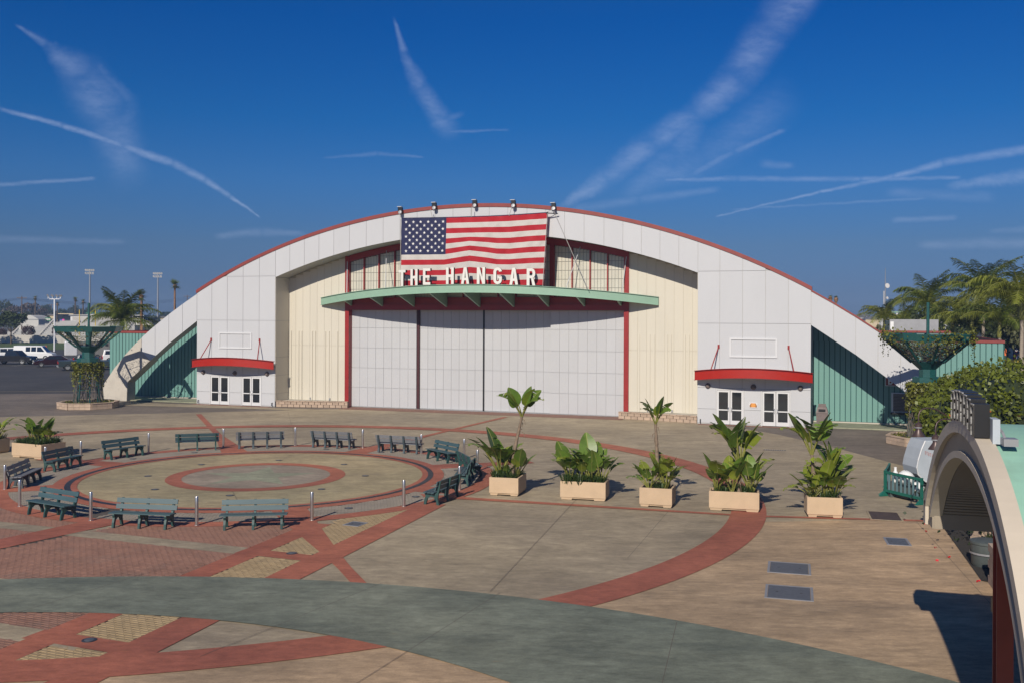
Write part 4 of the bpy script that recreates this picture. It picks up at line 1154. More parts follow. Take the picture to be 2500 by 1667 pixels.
# ---------------------------------------------------------------- bollards
bo = MB().lathe([(.075, 0), (.075, .012), (.055, .014), (.055, .60), (.060, .603), (.060, .615), (.055, .618), (.055, .90), (.048, .915), (0, .918)], 20).mesh('bollard', 'steel_brushed', smooth=35)
for x, y in ((-19.16, 37.19), (-16.93, 33.86), (-20.1, 42.4), (-19.44, 44.38), (-17.55, 47.55), (-14.49, 49.46), (-11.02, 50.11), (-7.48, 49.43), (-4.36, 47.54), (-2.2, 45.8), (-1.45, 42.05), (-1.97, 37.45), (-3.73, 34.16), (-6.44, 31.78), (-9.89, 30.92), (-13.51, 31.60)):
    tag(place('bollard', bo, None, (x, y, .016), rz=rnd.uniform(0, 6)), 'brushed steel bollard standing between the benches on the red ring', 'bollard', 'bollards round the plaza')

# ---------------------------------------------------------------- planters and their plants
def paddle_leaf(L_, W_, droop, split, seed, light=False, b0=6.3):
    """bird-of-paradise leaf: stalk then a folded blade with torn side strips; grows along +x from the origin, up = z"""
    r = random.Random(seed); b = MB()
    st, bl = L_ * .48, L_ * .52
    path = []
    for i in range(13):
        t = i / 12
        a = RAD(88) - droop * t ** 1.7
        path.append(a)
    pts = [Vector((0, 0, 0))]
    for a in path: pts.append(pts[-1] + Vector((math.cos(a), 0, math.sin(a))) * (L_ / 13))
    b.tube(pts[:8], [.022 * L_ / 1.2 * (1 - .06 * i) + .004 for i in range(8)], 5, 2, cap=False)
    nb = 11
    rib = []
    for i in range(nb + 1):
        q = b0 + (len(pts) - 1.001 - b0) * i / nb; k = int(q); f = q - k
        p = pts[k] * (1 - f) + pts[k + 1] * f
        d = (pts[k + 1] - pts[k]).normalized(); up = Vector((-d.z, 0, d.x)); rib.append((p, d, up))
    prof = [W_ * (max(.0, math.sin(math.pi * min(1, (i / nb) ** .75 * .97 + .02))) ** .7) for i in range(nb + 1)]
    for sd in (-1, 1):
        fold = r.uniform(.08, .38)
        edge = []
        for i in range(nb + 1):
            p, d, up = rib[i]; w = prof[i] / 2
            edge.append(p + Vector((0, sd, 0)) * w * math.cos(fold) + up * w * math.sin(fold) * .8 - d * w * .12)
        for i in range(nb):
            a0, a1, e0, e1 = rib[i][0], rib[i + 1][0], edge[i], edge[i + 1]
            if r.random() < split:
                m = e0.lerp(e1, .72); dz = Vector((0, 0, -r.uniform(.0, .05) * L_))
                q = [a0, a1, m + dz, e0 + dz]
            else: q = [a0, a1, e1, e0]
            b.poly(q if sd < 0 else q[::-1], 0)
    for i in range(nb):
        b.beam(rib[i][0] + rib[i][2] * .004, rib[i + 1][0] + rib[i + 1][2] * .004, .018 * L_ / 1.4, .008, 1)
    return b.mesh('leaf', ['leaf_broad_light' if light else 'leaf_broad', 'leaf_rib', 'leaf_stalk'])
LEAVES = [paddle_leaf(1.25, .46, RAD(d), s, k) for k, (d, s) in enumerate(((18, .1), (35, .15), (55, .3), (26, .05), (75, .45), (42, .2)))]
LEAVES_L = [paddle_leaf(1.25, .46, RAD(d), s, 20 + k, True) for k, (d, s) in enumerate(((20, .1), (40, .2), (60, .35), (85, .5)))]
LEAVES_T = [paddle_leaf(1.25, .66, RAD(d), s, 40 + k, k % 2 == 1, 5.0) for k, (d, s) in enumerate(((8, .0), (22, .08), (62, .3), (85, .45), (40, .15)))]
tuft = MB()
for i in range(46):
    a = rnd.uniform(0, 6.28); l = rnd.uniform(.18, .42); o = Vector((rnd.uniform(-.16, .16), rnd.uniform(-.16, .16), 0)); d = Vector((math.cos(a), math.sin(a), 0)); w = Vector((-d.y, d.x, 0)) * .012
    m1 = o + d * l * .35 + Vector((0, 0, l * .75)); m2 = o + d * l * .9 + Vector((0, 0, l * .6))
    tuft.poly([o - w, o + w, m1 + w, m1 - w]); tuft.poly([m1 - w, m1 + w, m2])
tuft = tuft.mesh('grass_tuft', 'leaf_grass')

def planter_box(x, y, w, d, rz, label):
    """front-left corner at (x, y); local x along the front, y away"""
    t = thing('planter_box', label, 'planter', (x, y, .016), rz, 'concrete planters')
    b = MB(); wl = .07; h = .66; z0 = .085
    b.box(0, w, 0, wl, z0, h).box(0, w, d - wl, d, z0, h).box(0, wl, wl, d - wl, z0, h).box(w - wl, w, wl, d - wl, z0, h).box(wl, w - wl, wl, d - wl, z0, .2)
    o = b.build('box', 'planter', t); bv = o.modifiers.new('bevel', 'BEVEL'); bv.width = .012; bv.segments = 2
    for x0 in (.05, w - .05 - .22 * w):
        MB().hexa([(x0, .03, 0), (x0 + .22 * w, .03, 0), (x0 + .22 * w, d - .03, 0), (x0, d - .03, 0), (x0 - .02, .02, .085), (x0 + .22 * w + .05, .02, .085), (x0 + .22 * w + .05, d - .02, .085), (x0 - .02, d - .02, .085)]).build('foot', 'planter', t)
    MB().box(.12 * w, .88 * w, .05, d - .05, .035, .0845).build('skid', 'planter', t)
    b = MB(); n = 6
    g = [[(wl + (w - 2 * wl) * i / n, wl + (d - 2 * wl) * j / n, .58 + rnd.uniform(-.02, .025)) for i in range(n + 1)] for j in range(n + 1)]
    for j in range(n):
        for i in range(n): b.poly([g[j][i], g[j][i + 1], g[j + 1][i + 1], g[j + 1][i]])
    b.build('soil', 'soil', t)
    return t
def plant(x, y, w, d, rz, label, seed, clumps, tall=None, tufts=10, light=.3):
    """clumps: (fx, fy, n leaves, size, spread)"""
    r = random.Random(seed); c, s = math.cos(rz), math.sin(rz)
    t = thing('bird_of_paradise_plant', label, 'plant', (x, y, .60), rz, 'planter plants')
    for fx, fy, n, size, spread in clumps:
        for i in range(int(n * 1.5)):
            a = i * 2.4 + r.uniform(-.5, .5)
            me = r.choice(LEAVES_L if r.random() < light else LEAVES)
            k = size / 1.25 * r.uniform(.55, 1.08)
            place('leaf', me, t, (fx * w + math.cos(a) * .05, fy * d + math.sin(a) * .05, 0), rot=(r.uniform(-.15, .15), r.uniform(0.05, spread), a), sc=k)
    for tl in (tall or []):
        fx, fy, hh, lean, n, size = tl
        p0 = Vector((fx * w, fy * d, -.05)); p1 = p0 + Vector((lean * .35, 0, hh * .5)); p2 = p0 + Vector((lean, .05, hh))
        k = 9; pts = [p0.lerp(p1, i / k * 2) if i <= k / 2 else p1.lerp(p2, i / k * 2 - 1) for i in range(k + 1)]
        MB().tube(pts, [.085 - .005 * i + (.012 if i % 2 else 0) for i in range(k + 1)], 8).build('trunk', 'stem_brown', t, smooth=60)
        for q in range(5):
            a = q * 1.5; o = p2 - Vector((0, 0, .12 * q + .1))
            MB().tube([o, o + Vector((math.cos(a) * .10, math.sin(a) * .10, -.02)), o + Vector((math.cos(a) * .14, math.sin(a) * .14, -.22))], [.02, .014, .004], 5).build('dead_stalk', 'stem_brown', t)
        for i in range(n):
            a = 3.14 * (i % 2) + r.uniform(-.45, .45) + (.2 if i % 3 else 0)
            me = LEAVES_T[i % 5]
            place('leaf', me, t, tuple(p2 + Vector((0, 0, -.05))), rot=(r.uniform(-.5, .5), r.uniform(.0, .40), a + r.uniform(-.5, .5)), sc=size / 1.25 * r.uniform(.8, 1.1))
    for i in range(tufts):
        place('grass_tuft', tuft, t, (r.uniform(.12, .88) * w, r.uniform(.12, .88) * d, -.01), rz=r.uniform(0, 6), sc=r.uniform(.7, 1.15))
A1 = RAD(-13.5)
PL = [(-.82, 36.44, 1.11, 1.35, A1), (1.77, 35.65, 1.66, .98, A1), (4.48, 34.39, 1.14, 1.0, RAD(-17)), (6.79, 33.76, 1.68, .80, A1), (9.84, 32.68, 1.14, .95, RAD(-10)), (-23.25, 45.73, 1.95, 1.35, RAD(-25)), (-26.45, 46.9, 1.9, 1.3, RAD(-20))]
PLB = ['beige concrete planter holding the tallest leaning tree, beside the benches', 'wide beige concrete planter with a low spread of paddle leaves', 'square beige concrete planter with visible bare soil and a slim trunk', 'wide beige concrete planter standing across the wide red circle', 'square beige concrete planter nearest the brown steel lid', 'beige concrete planter edged with grass behind the benches', 'beige planter partly out of view beyond the grassy planter']
for p, lb in zip(PL, PLB): planter_box(*p, lb)
plant(*PL[0], 'bird of paradise with one tall leaning trunk and a low leafy clump, beside the benches', 1, [(.26, .45, 13, 1.95, .42), (.80, .55, 6, 1.35, .5), (.5, .3, 4, 1.0, .6)], [(.66, .35, 2.35, .38, 9, 1.35)], 18, .25)
plant(*PL[1], 'low broad spread of bird of paradise leaves without a trunk', 2, [(.16, .5, 8, 1.5, .5), (.42, .5, 7, 1.25, .4), (.66, .5, 9, 1.75, .45), (.86, .5, 7, 1.4, .6)], None, 26, .15)
plant(*PL[2], 'yellowish bird of paradise with a slim bare trunk over bare soil', 3, [(.25, .4, 9, 1.05, .75), (.75, .45, 10, 1.3, .5), (.80, .6, 2, 2.1, .10)], [(.50, .55, 2.3, -.10, 8, 1.0)], 2, .8)
plant(*PL[3], 'bird of paradise with a leafy central stem in the planter on the red circle', 4, [(.16, .5, 9, 1.5, .5), (.45, .5, 8, 1.3, .45), (.84, .5, 10, 1.55, .42)], [(.60, .6, 1.0, .02, 10, 1.9)], 8, .35)
plant(*PL[4], 'dense bird of paradise with two leafy heads nearest the brown lid', 5, [(.2, .4, 11, 1.15, .8), (.5, .5, 10, 1.45, .5), (.8, .5, 12, 1.35, .7)], [(.28, .6, 1.45, -.10, 8, 1.6), (.66, .6, .75, .05, 10, 1.3)], 4, .6)
plant(*PL[5], 'bird of paradise rising from a fringe of grass', 6, [(.3, .5, 7, 1.3, .45), (.5, .5, 7, 1.4, .35), (.75, .5, 6, 1.25, .6)], None, 44, .25)
plant(*PL[6], 'paddle leaves reaching into view from the planter beyond the grassy one', 7, [(.4, .5, 8, 1.3, .5), (.9, .5, 8, 1.5, .8)], None, 10, .4)
# ---------------------------------------------------------------- foliage helpers
def leafq(b, p, s, m=0, r=rnd, up=.0):
    a = r.uniform(0, 6.283); e = math.asin(r.uniform(-1, 1)) * (1 - up)
    d = Vector((math.cos(a) * math.cos(e), math.sin(a) * math.cos(e), math.sin(e)))
    q = d.cross(Vector((r.uniform(-1, 1), r.uniform(-1, 1), r.uniform(-1, 1)))); q = q.normalized() if q.length > .01 else Vector((0, 0, 1))
    p = Vector(p); w = s * r.uniform(.32, .5)
    b.poly([p - d * s * .5, p - d * s * .05 + q * w, p + d * s * .55, p - d * s * .05 - q * w], m)

# ---------------------------------------------------------------- funnel trellises
def trellis(x, y, rz, label, vl, n_rim, n_funnel, n_shaft, n_low, seed, brl):
    r = random.Random(seed)
    t = thing('funnel_trellis', label, 'trellis', (x, y, 0), rz)
    oc = lambda R_, k: (R_ * math.cos(RAD(22.5 + 45 * k)), R_ * math.sin(RAD(22.5 + 45 * k)))
    for k in range(8):
        p, q = oc(2.32, k), oc(2.32, k + 1); p2, q2 = oc(2.22, k), oc(2.22, k + 1); p3, q3 = oc(2.20, k), oc(2.20, k + 1); p4, q4 = oc(2.1, k), oc(2.1, k + 1)
        MB().hexa([(*p3, 5.42), (*q3, 5.42), (*q4, 5.42), (*p4, 5.42), (*p, 5.80), (*q, 5.80), (*q2, 5.80), (*p2, 5.80)]).build('rim_beam', 'teal_dark', t)
        MB().beam((*oc(2.12, k), 5.45), (*oc(.82, k), 4.32), .10, .14).build('funnel_rib', 'teal_dark', t)
        MB().beam((*oc(.72, k), 3.25), (*oc(.98, k), .3), .07, .07).build('shaft_post', 'teal_dark', t)
        for R_, z in ((.80, 2.3), (.88, 1.3)):
            MB().beam((*oc(R_, k), z), (*oc(R_, k + 1), z), .03, .03).build('shaft_tie', 'teal_dark', t)
        for f in (.33, .66):
            R_ = .82 + 1.3 * f; z = 4.32 + 1.13 * f
            MB().beam((*oc(R_, k), z), (*oc(R_, k + 1), z), .022, .022).build('funnel_tie', 'teal_dark', t)
    MB().lathe([(.45, 3.96), (.89, 4.36), (.89, 4.40), (.80, 4.40)], 8, a0=RAD(22.5)).build('funnel_cup', 'teal_dark', t)
    MB().lathe([(.44, 3.5), (.44, 3.97)], 8, a0=RAD(22.5)).build('neck', 'teal_dark', t)
    MB().lathe([(.74, 3.22), (.78, 3.26), (.78, 3.53), (.72, 3.55)], 8, a0=RAD(22.5)).build('collar', 'teal_dark', t)
    MB().lathe([(.19, 4.3), (.19, 5.75), (.08, 5.8), (.08, 7.45), (0, 7.47)], 12).build('mast', 'teal_dark', t, smooth=40)
    # block ring at the foot
    base = thing('block_planter_ring', brl, 'planter', (x, y, 0), rz)
    bl = MB().box(-.168, .168, -.1, .1, .006, .194).mesh('block', 'cmu'); cp = MB().box(-.170, .170, -.13, .13, .003, .055).mesh('cap_block', 'cmu')
    for k in range(8):
        p, q = Vector(oc(1.98, k)), Vector(oc(1.98, k + 1)); d = (q - p); n = 4; a = math.atan2(d.y, d.x)
        for row in range(2):
            for i in range(n):
                c = p + d * ((i + .5 + (.25 if row else -.1) * 0) / n); place('block', bl, base, (c.x, c.y, row * .2), rz=a, sc=(d.length / n / .345, 1, 1))
        for i in range(n):
            c = p + d * ((i + .5) / n); place('cap_block', cp, base, (c.x, c.y, .4), rz=a, sc=(d.length / n / .345, 1, 1))
    MB().slab([oc(1.88, k) for k in range(8)], .02, .34).build('soil', 'soil', base)
    # climbing vine
    v = thing('climbing_vine', vl, 'vine', (x, y, .3), rz)
    b = MB(); tw = MB()
    def onfun(f, a, o=0): R_ = .80 + 1.32 * f + o; return Vector((R_ * math.cos(a), R_ * math.sin(a), 4.05 + 1.13 * f))
    for i in range(n_funnel // 6):
        a = r.uniform(0, 6.28); f = r.uniform(0, .6); p = [onfun(f, a)]
        for j in range(5):
            a += r.uniform(-.28, .28); f = min(1, f + r.uniform(-.02, .16)); p.append(onfun(f, a, r.uniform(-.06, .06)))
        tw.tube(p, .009, 3, cap=False)
    for i in range(n_funnel): leafq(b, onfun(min(1, r.random() ** .6), r.uniform(0, 6.28), r.uniform(-.08, .08)), r.uniform(.05, .12), r=r)
    cl = [r.uniform(0, 6.28) for _ in range(9)]
    for i in range(n_rim):
        a = r.choice(cl) + r.gauss(0, .22); R_ = 2.24 + r.gauss(0, .10)
        leafq(b, (R_ * math.cos(a), R_ * math.sin(a), 5.5 + r.gauss(.02, .18) - abs(r.gauss(0, .18))), r.uniform(.08, .17), r=r)
    for i in range(n_shaft // 26):
        a = r.uniform(0, 6.28); z = -.1; p = []
        while z < 2.95:
            R_ = .98 - .085 * z + r.uniform(-.05, .09); p.append((R_ * math.cos(a), R_ * math.sin(a), z)); z += .35; a += r.uniform(-.18, .18)
        tw.tube(p, .012, 3, cap=False)
    for i in range(n_shaft):
        z = 2.95 - abs(r.gauss(0, .75)); z = max(.2, z); a = r.uniform(0, 6.28); R_ = .95 - .05 * z + abs(r.gauss(0, .13)) * (1 if z > 1.2 else .6)
        leafq(b, (R_ * math.cos(a), R_ * math.sin(a), z), r.uniform(.08, .17), r=r)
    for i in range(n_low):                                # hanging runners
        a = r.choice(cl) + r.gauss(0, .05); z0 = 5.3; L_ = r.uniform(.4, 1.3)
        for j in range(12):
            leafq(b, (2.2 * math.cos(a) + r.gauss(0, .05), 2.2 * math.sin(a) + r.gauss(0, .05), z0 - L_ * j / 12), r.uniform(.07, .13), r=r)
    for i in range(500):
        R_ = r.uniform(1.05, 1.8); a = r.uniform(0, 6.28); leafq(b, (R_ * math.cos(a), R_ * math.sin(a), .06 + r.uniform(0, .12)), .09, r=r)
    tag(b.build('leaves', 'vine', v), kind='stuff'); tag(tw.build('stems', 'twig', v), kind='stuff')
trellis(-30.35, 70.5, .1, 'dark green funnel shaped steel trellis, sparsely grown, beside the parking lot', 'thin yellow green vine on the shaft of the trellis by the parking lot', 40, 500, 1900, 0, 5, 'octagonal ring of tan blocks under the trellis by the parking lot')
trellis(22.0, 52.0, .25, 'dark green funnel shaped steel trellis overgrown with vine, beside the ivy hedge', 'thick yellow green vine hanging from the trellis beside the hedge', 800, 2200, 4200, 14, 6, 'octagonal ring of tan blocks under the overgrown trellis')

# ---------------------------------------------------------------- ivy hedge and planting bed
hedge = thing('ivy_hedge', 'big dense ivy hedge behind the arched kiosk', 'hedge', (20, 38, 0))
HB = [((-3.4, 1.5), (12, 9.5), 4.35), ((-3.6, -11.5), (10, 2.0), 3.7)]
core = MB(); lv = MB(); rh = random.Random(31)
for (x0, y0), (x1, y1), H_ in HB:
    SK = lambda y: .42 * (y - y0)                  # the left flank leans away to the right
    HT = lambda x, y: H_ - 1.5 * max(0.0, 1 - (x - x0 - SK(y)) / 2.6) ** 1.5
    for k_ in range(8):
        xa, xb = x0 + .3 + (x1 - x0 - .6) * k_ / 8, x0 + .3 + (x1 - x0 - .6) * (k_ + 1) / 8
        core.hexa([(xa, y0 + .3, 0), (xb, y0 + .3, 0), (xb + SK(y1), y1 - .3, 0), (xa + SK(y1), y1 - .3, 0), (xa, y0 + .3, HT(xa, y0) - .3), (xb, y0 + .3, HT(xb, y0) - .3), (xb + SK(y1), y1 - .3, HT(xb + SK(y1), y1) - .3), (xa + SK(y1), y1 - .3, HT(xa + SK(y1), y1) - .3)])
    def lump(x, y, z): return .22 * math.sin(1.3 * x + .7 * z) + .18 * math.sin(1.9 * y - 1.1 * z) + .12 * math.sin(3.7 * x + 2.9 * y)
    A = [('t', (x1 - x0) * (y1 - y0) * .6), ('f', (x1 - x0) * H_), ('l', (y1 - y0) * H_ * 1.5)]
    tot = sum(a for _, a in A)
    for i in range(17000):
        q = rh.uniform(0, tot)
        for kk, a in A:
            if q < a: break
            q -= a
        x, y, z = rh.uniform(x0, x1), rh.uniform(y0, y1), rh.uniform(.1, H_)
        if kk == 'f': y = y0
        if kk == 'l': x = x0
        x += SK(y)
        hh = HT(x, y); z = hh if kk == 't' else z * hh / H_
        o = lump(x, y, z)
        if kk == 't': z += o
        elif kk == 'f': y -= o
        else: x -= o
        if kk != 't' and z > hh - .5: x += .25 * (kk == 'l'); y += .25 * (kk == 'f')
        leafq(lv, (x + rh.gauss(0, .07), y + rh.gauss(0, .07), z + rh.gauss(0, .07)), rh.uniform(.11, .22), r=rh)
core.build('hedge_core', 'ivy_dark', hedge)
tag(lv.build('leaves', 'ivy', hedge), kind='stuff')
fl = MB()
for i in range(14): 
    p = (rh.uniform(-3.3, -1.0), rh.uniform(-3, 3), rh.uniform(1.2, 3.6)); leafq(fl, p, .16, r=rh); leafq(fl, p, .14, r=rh)
tag(fl.build('flowers', 'orange_flower', hedge), kind='stuff')
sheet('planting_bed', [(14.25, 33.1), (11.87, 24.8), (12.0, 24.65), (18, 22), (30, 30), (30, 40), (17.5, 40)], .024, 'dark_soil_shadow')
gw = thing('garden_wall', 'low tan block wall at the edge of the planting bed by the kiosk', 'wall', (12.07, 24.65, 0), math.atan2(-3.5, -1.0))
bl = MB().box(.004, .396, -.1, .1, .005, .195).mesh('block', 'cmu')
for r_ in range(5):
    for i in range(10): place('block', bl, gw, (i * .4 + (.2 if r_ % 2 else 0), 0, r_ * .2))
pier = thing('block_pier', 'square tan block pier standing in the planting bed', 'pier', (13.95, 29.2, 0), .25)
pb = MB().box(-.2, .2, -.2, .2, .004, .196).mesh('block', 'cmu')
for r_ in range(11): place('block', pb, pier, (0, 0, r_ * .2), rz=(r_ % 2) * .01)
bs = thing('dry_vine', 'tangle of dry straw coloured vine in the planting bed', 'vine', (14.6, 28.0, 0))
tw = MB()
for i in range(90):
    p = Vector((rnd.uniform(-.7, .7), rnd.uniform(-1.6, 1.6), rnd.uniform(0, .3))); q = [p]
    for j in range(4): p = p + Vector((rnd.uniform(-.25, .25), rnd.uniform(-.25, .25), rnd.uniform(.1, .55))); q.append(p)
    tw.tube(q, .012, 3, cap=False)
tag(tw.build('stems', 'twig', bs), kind='stuff')
lb_ = MB()
for i in range(900): leafq(lb_, (rnd.gauss(0, .8), rnd.gauss(0, 1.5), abs(rnd.gauss(.7, .6))), .13)
tag(lb_.build('leaves', 'ivy_dark', bs), kind='stuff')
db = thing('round_bin', 'round grey drum bin in the shade beside the red column', 'bin', (12.75, 26.3, 0))
MB().lathe([(.36, 0), (.40, .05), (.42, .6), (.44, .62), (.44, .68), (.38, .7)], 24).build('drum', 'bin_grey', db, smooth=40)
MB().lathe([(.445, .35), (.445, .40)], 24, cap=False).build('band', 'grey_metal', db)
for i in range(7):
    o = MB(); 
    for k in range(3): leafq(o, (rnd.gauss(0, .03), rnd.gauss(0, .03), .03), .07)
    o = o.build('fallen_petals', 'red_petal', None, loc=((11.6, 26.8), (12.9, 30.5), (12.2, 28.3), (12.1, 27.2), (11.75, 24.7), (13.3, 31.6), (13.8, 32.7))[i] + (.005,))
    tag(o, 'fallen red petals on the paving beside the planting bed', 'petals', 'fallen petals')

# ---------------------------------------------------------------- arched kiosk (local -y faces the plaza, +x towards the viewer)
KR = math.atan2(-.964, -.267)
kiosk = thing('arched_kiosk', 'beige arched kiosk front with pale green barrel roof on a red column', 'kiosk', (6.83, 14.70, 0), KR)
def karc(apex, R_, c, half, n=40):
    q = [-half + (half + min(half * 1.14, R_ * .98)) * i / n for i in range(n + 1)]
    return [(c + x, apex - (R_ - math.sqrt(R_ * R_ - x * x))) for x in q]
OUT, INN = karc(5.05, 5.2, -.2, 4.05), karc(4.47, 4.67, -.14, 3.45)
MIDO, MIDI = karc(4.86, 5.02, -.2, 3.90), karc(4.58, 4.78, -.14, 3.56)
def kband(a, b_, y0, y1, name, m, par=kiosk):
    b = MB()
    for (p0, p1), (q0, q1) in zip(zip(a, a[1:]), zip(b_, b_[1:])):
        b.hexa([(*_xz(p0, y0),), _xz(p1, y0), _xz(p1, y1), _xz(p0, y1), _xz(q0, y0), _xz(q1, y0), _xz(q1, y1), _xz(q0, y1)])
    return b.build(name, m, par)
def _xz(p, y): return (p[0], y, p[1])
kband(MIDO, OUT, -.07, .16, 'outer_rim', 'kiosk_pale')
kband(MIDI, MIDO, .0, .14, 'face_panel', 'kiosk_beige')
kband(INN, MIDI, -.05, .16, 'inner_rim', 'kiosk_pale')
MB().box(-4.3, -4.05, -.07, .3, 2.72, 3.16).build('rim_end', 'kiosk_pale', kiosk)
MB().prism([(-4.06, 2.74), (-3.58, 2.74), (-3.58, 3.06), (-4.06, 3.12)], -.01, .14).build('face_end', 'kiosk_beige', kiosk)
VA = karc(4.50, 4.70, -.14, 3.46); VO = karc(4.98, 5.12, -.2, 4.02)
kband(VO, [(x, z + .03) for x, z in VO], .16, 7.0, 'roof', 'kiosk_roof')
kband([(x, z + .032) for x, z in VO], [(x, z + .075) for x, z in VO], 1.25, 1.31, 'roof_seam', 'kiosk_roof')
kband([(x, z + .032) for x, z in VO], [(x, z + .075) for x, z in VO], 2.75, 2.81, 'roof_seam', 'kiosk_roof')
kband(VA, [(x, z + .03) for x, z in VA], .16, 6.9, 'vault', 'kiosk_beige')
rb_ = MB()
for i in range(110):
    f = -1 + 2 * i / 109; x = -.14 + 3.42 * f; z = 4.49 - (4.70 - math.sqrt(4.70 ** 2 - (3.42 * f) ** 2))
    rb_.box(x - .016, x + .016, .17, 6.8, z - .028, z + .004)
tag(rb_.build('soffit_ribs', 'kiosk_beige', kiosk), kind='stuff')
for x in (-3.66, 3.38): MB().box(x - .1, x + .1, .02, 6.9, 2.74, 3.03).build('eave_beam', 'kiosk_beige', kiosk)
MB().box(-3.7, 3.4, 6.9, 7.0, 0, 3.1).prism([(x, z) for x, z in VA][::-1] + [(-3.6, 3.0), (3.32, 3.0)], 6.91, 6.99).build('back_wall', 'kiosk_beige', kiosk)
col = MB().box(.44, .47, .26, .48, 0, 3.75).box(.70, .73, .26, .48, 0, 3.75).box(.47, .70, .355, .385, 0, 3.75).build('column', 'kiosk_red', kiosk)
MB().hexa([(.40, .28, 3.35), (.46, .28, 3.35), (.46, .46, 3.35), (.40, .46, 3.35), (-.1, .28, 4.40), (.46, .28, 4.44), (.46, .46, 4.44), (-.1, .46, 4.40)]).build('column_bracket', 'kiosk_red', kiosk)
MB().box(.2, 1.0, .2, .55, 4.28, 4.42).build('column_cap', 'kiosk_red', kiosk)
MB().box(.28, .44, .33, .41, 2.2, 3.2).build('sunlit_plate', 'kiosk_pale', kiosk)  # pale tone stands for the sunlit strip beside the column
MB().box(.1, .44, .30, .42, 2.30, 2.52).build('speaker_box', 'black_metal', kiosk)
MB().box(.2, 1.0, .1, .65, 0, .03).build('base_plate', 'kiosk_red', kiosk)
ks = thing('roof_letter_sign', 'row of tarnished black letter boxes standing on the kiosk arch', 'sign', (6.83, 14.70, 5.0), KR)
for i in range(7):
    x = -.86 + .285 * i; z = 5.05 - (5.2 - math.sqrt(5.2 ** 2 - (x + .2) ** 2)) - 5.0
    b = MB().box(x - .095, x + .095, -.08, .12, z + .0, z + .47)
    o = b.build('letter_box', 'black_metal', ks)
    b = MB()
    for k in range(3): b.box(x - .10, x - .075 + .008 * ((k + i) % 2), -.10, -.082, z + .02 + .15 * k, z + .15 + .15 * k - .02 * ((i + k) % 3))
    b.box(x - .10, x + .10, -.10, -.082, z + .452, z + .468)
    b.build('letter_face', 'letter_silver', ks)
MB().box(.8, 1.12, .125, .22, -.12, .22).build('support_panel', 'cart_white', ks)
fx = thing('roof_floodlight', 'small grey floodlight on the kiosk roof behind the letters', 'floodlight', (6.83, 14.70, 4.9), KR)
MB().box(1.12, 1.36, .22, .40, -.02, .08).build('head', 'grey_metal', fx); MB().tube([(1.2, .3, -.02), (1.12, .25, .14), (1.0, .22, .2)], .02, 6).build('arm', 'grey_metal', fx)

# gooseneck lamps
def gooseneck(x, y, z, label):
    t = thing('gooseneck_lamp', label, 'lamp', (x, y, z), 0, 'gooseneck lamps'); t.scale = (.8, .8, .8)
    MB().lathe([(.26, -.32), (.10, -.08), (.10, .02), (.135, .03), (.13, .14), (.07, .20), (.03, .22), (0, .22)], 20, cap=False).build('shade', 'lamp_brown', t, smooth=40)
    MB().lathe([(.137, -.0), (.137, .045)], 20, cap=False).build('collar', 'grey_metal', t)
    MB().tube([(0, 0, .2), (.0, 0, .45), (.05, .02, .62), (.18, .05, .72), (.38, .1, .76), (.75, .2, .70)], .028, 7).build('arm', 'lamp_brown', t, smooth=60)
    MB().tube([(.75, .2, .70), (1.2, .3, .45)], .03, 7).build('arm_tail', 'lamp_brown', t)
gooseneck(12.42, 30.0, 3.28, 'brown gooseneck lamp hanging before the white food cart')
gooseneck(12.08, 28.0, 3.15, 'brown gooseneck lamp hanging beside the kiosk arch')

# ---------------------------------------------------------------- barriers, food cart, bits behind them
def barrier(ax, ay, bx, by, label):
    d = math.hypot(bx - ax, by - ay)
    t = thing('barrier_fence', label, 'barrier', (ax, ay, .004), math.atan2(by - ay, bx - ax), 'green barriers')
    MB().box(0, d, -.035, .035, .84, .93).build('top_rail', 'barrier_green', t)
    MB().box(0, d, -.035, .035, .16, .26).build('bottom_rail', 'barrier_green', t)
    for x in (.04, d - .04):
        MB().box(x - .04, x + .04, -.04, .04, .10, .95).build('post', 'barrier_green', t)
        MB().hexa([(x - .06, -.26, 0), (x + .06, -.26, 0), (x + .06, .26, 0), (x - .06, .26, 0), (x - .04, -.06, .17), (x + .04, -.06, .17), (x + .04, .06, .17), (x - .04, .06, .17)]).build('foot', 'barrier_green', t)
    n = 8; s = MB().box(-.035, .035, -.018, .018, .25, .85).mesh('slat', 'barrier_slat')
    for i in range(n): place('slat', s, t, (.04 + (d - .08) * (i + 1) / (n + 1), 0, 0))
barrier(13.95, 36.75, 14.62, 34.95, 'green plastic barrier across the front of the food cart')
barrier(14.05, 36.9, 14.85, 38.6, 'green plastic barrier seen end on at the side of the food cart')
cart = thing('food_cart', 'white bulging food cart shell with faded red lettering under the hedge', 'food cart', (15.35, 36.7, 0), .12); cart.scale = (.92, .92, .90)
pro = [(1.05, .42), (1.15, 1.2), (1.05, 2.30), (.10, 2.30), (-.06, 1.95), (-.20, 1.5), (-.26, 1.18), (-.20, .9), (.10, .62), (.55, .42)]
MB().prism(pro[::-1] if False else pro, 0, 1.1).build('shell', 'cart_white', cart)
MB().prism([(x * .96 + .02, z * .97 + .03) for x, z in pro], -.05, .0).build('front_panel', 'cart_white', cart)
MB().tube([(x, -.03, z) for x, z in pro[3:10]], .03, 6).build('edge_trim', 'alu_white', cart)
MB().tube([(.62, -.06, 2.2), (.55, -.06, 1.6), (.45, -.06, .95), (.75, -.06, .45)], .012, 5).build('seam', 'grey_metal', cart)
MB().box(-.1, 1.0, .1, 1.0, .10, .42).build('chassis', 'black_metal', cart)
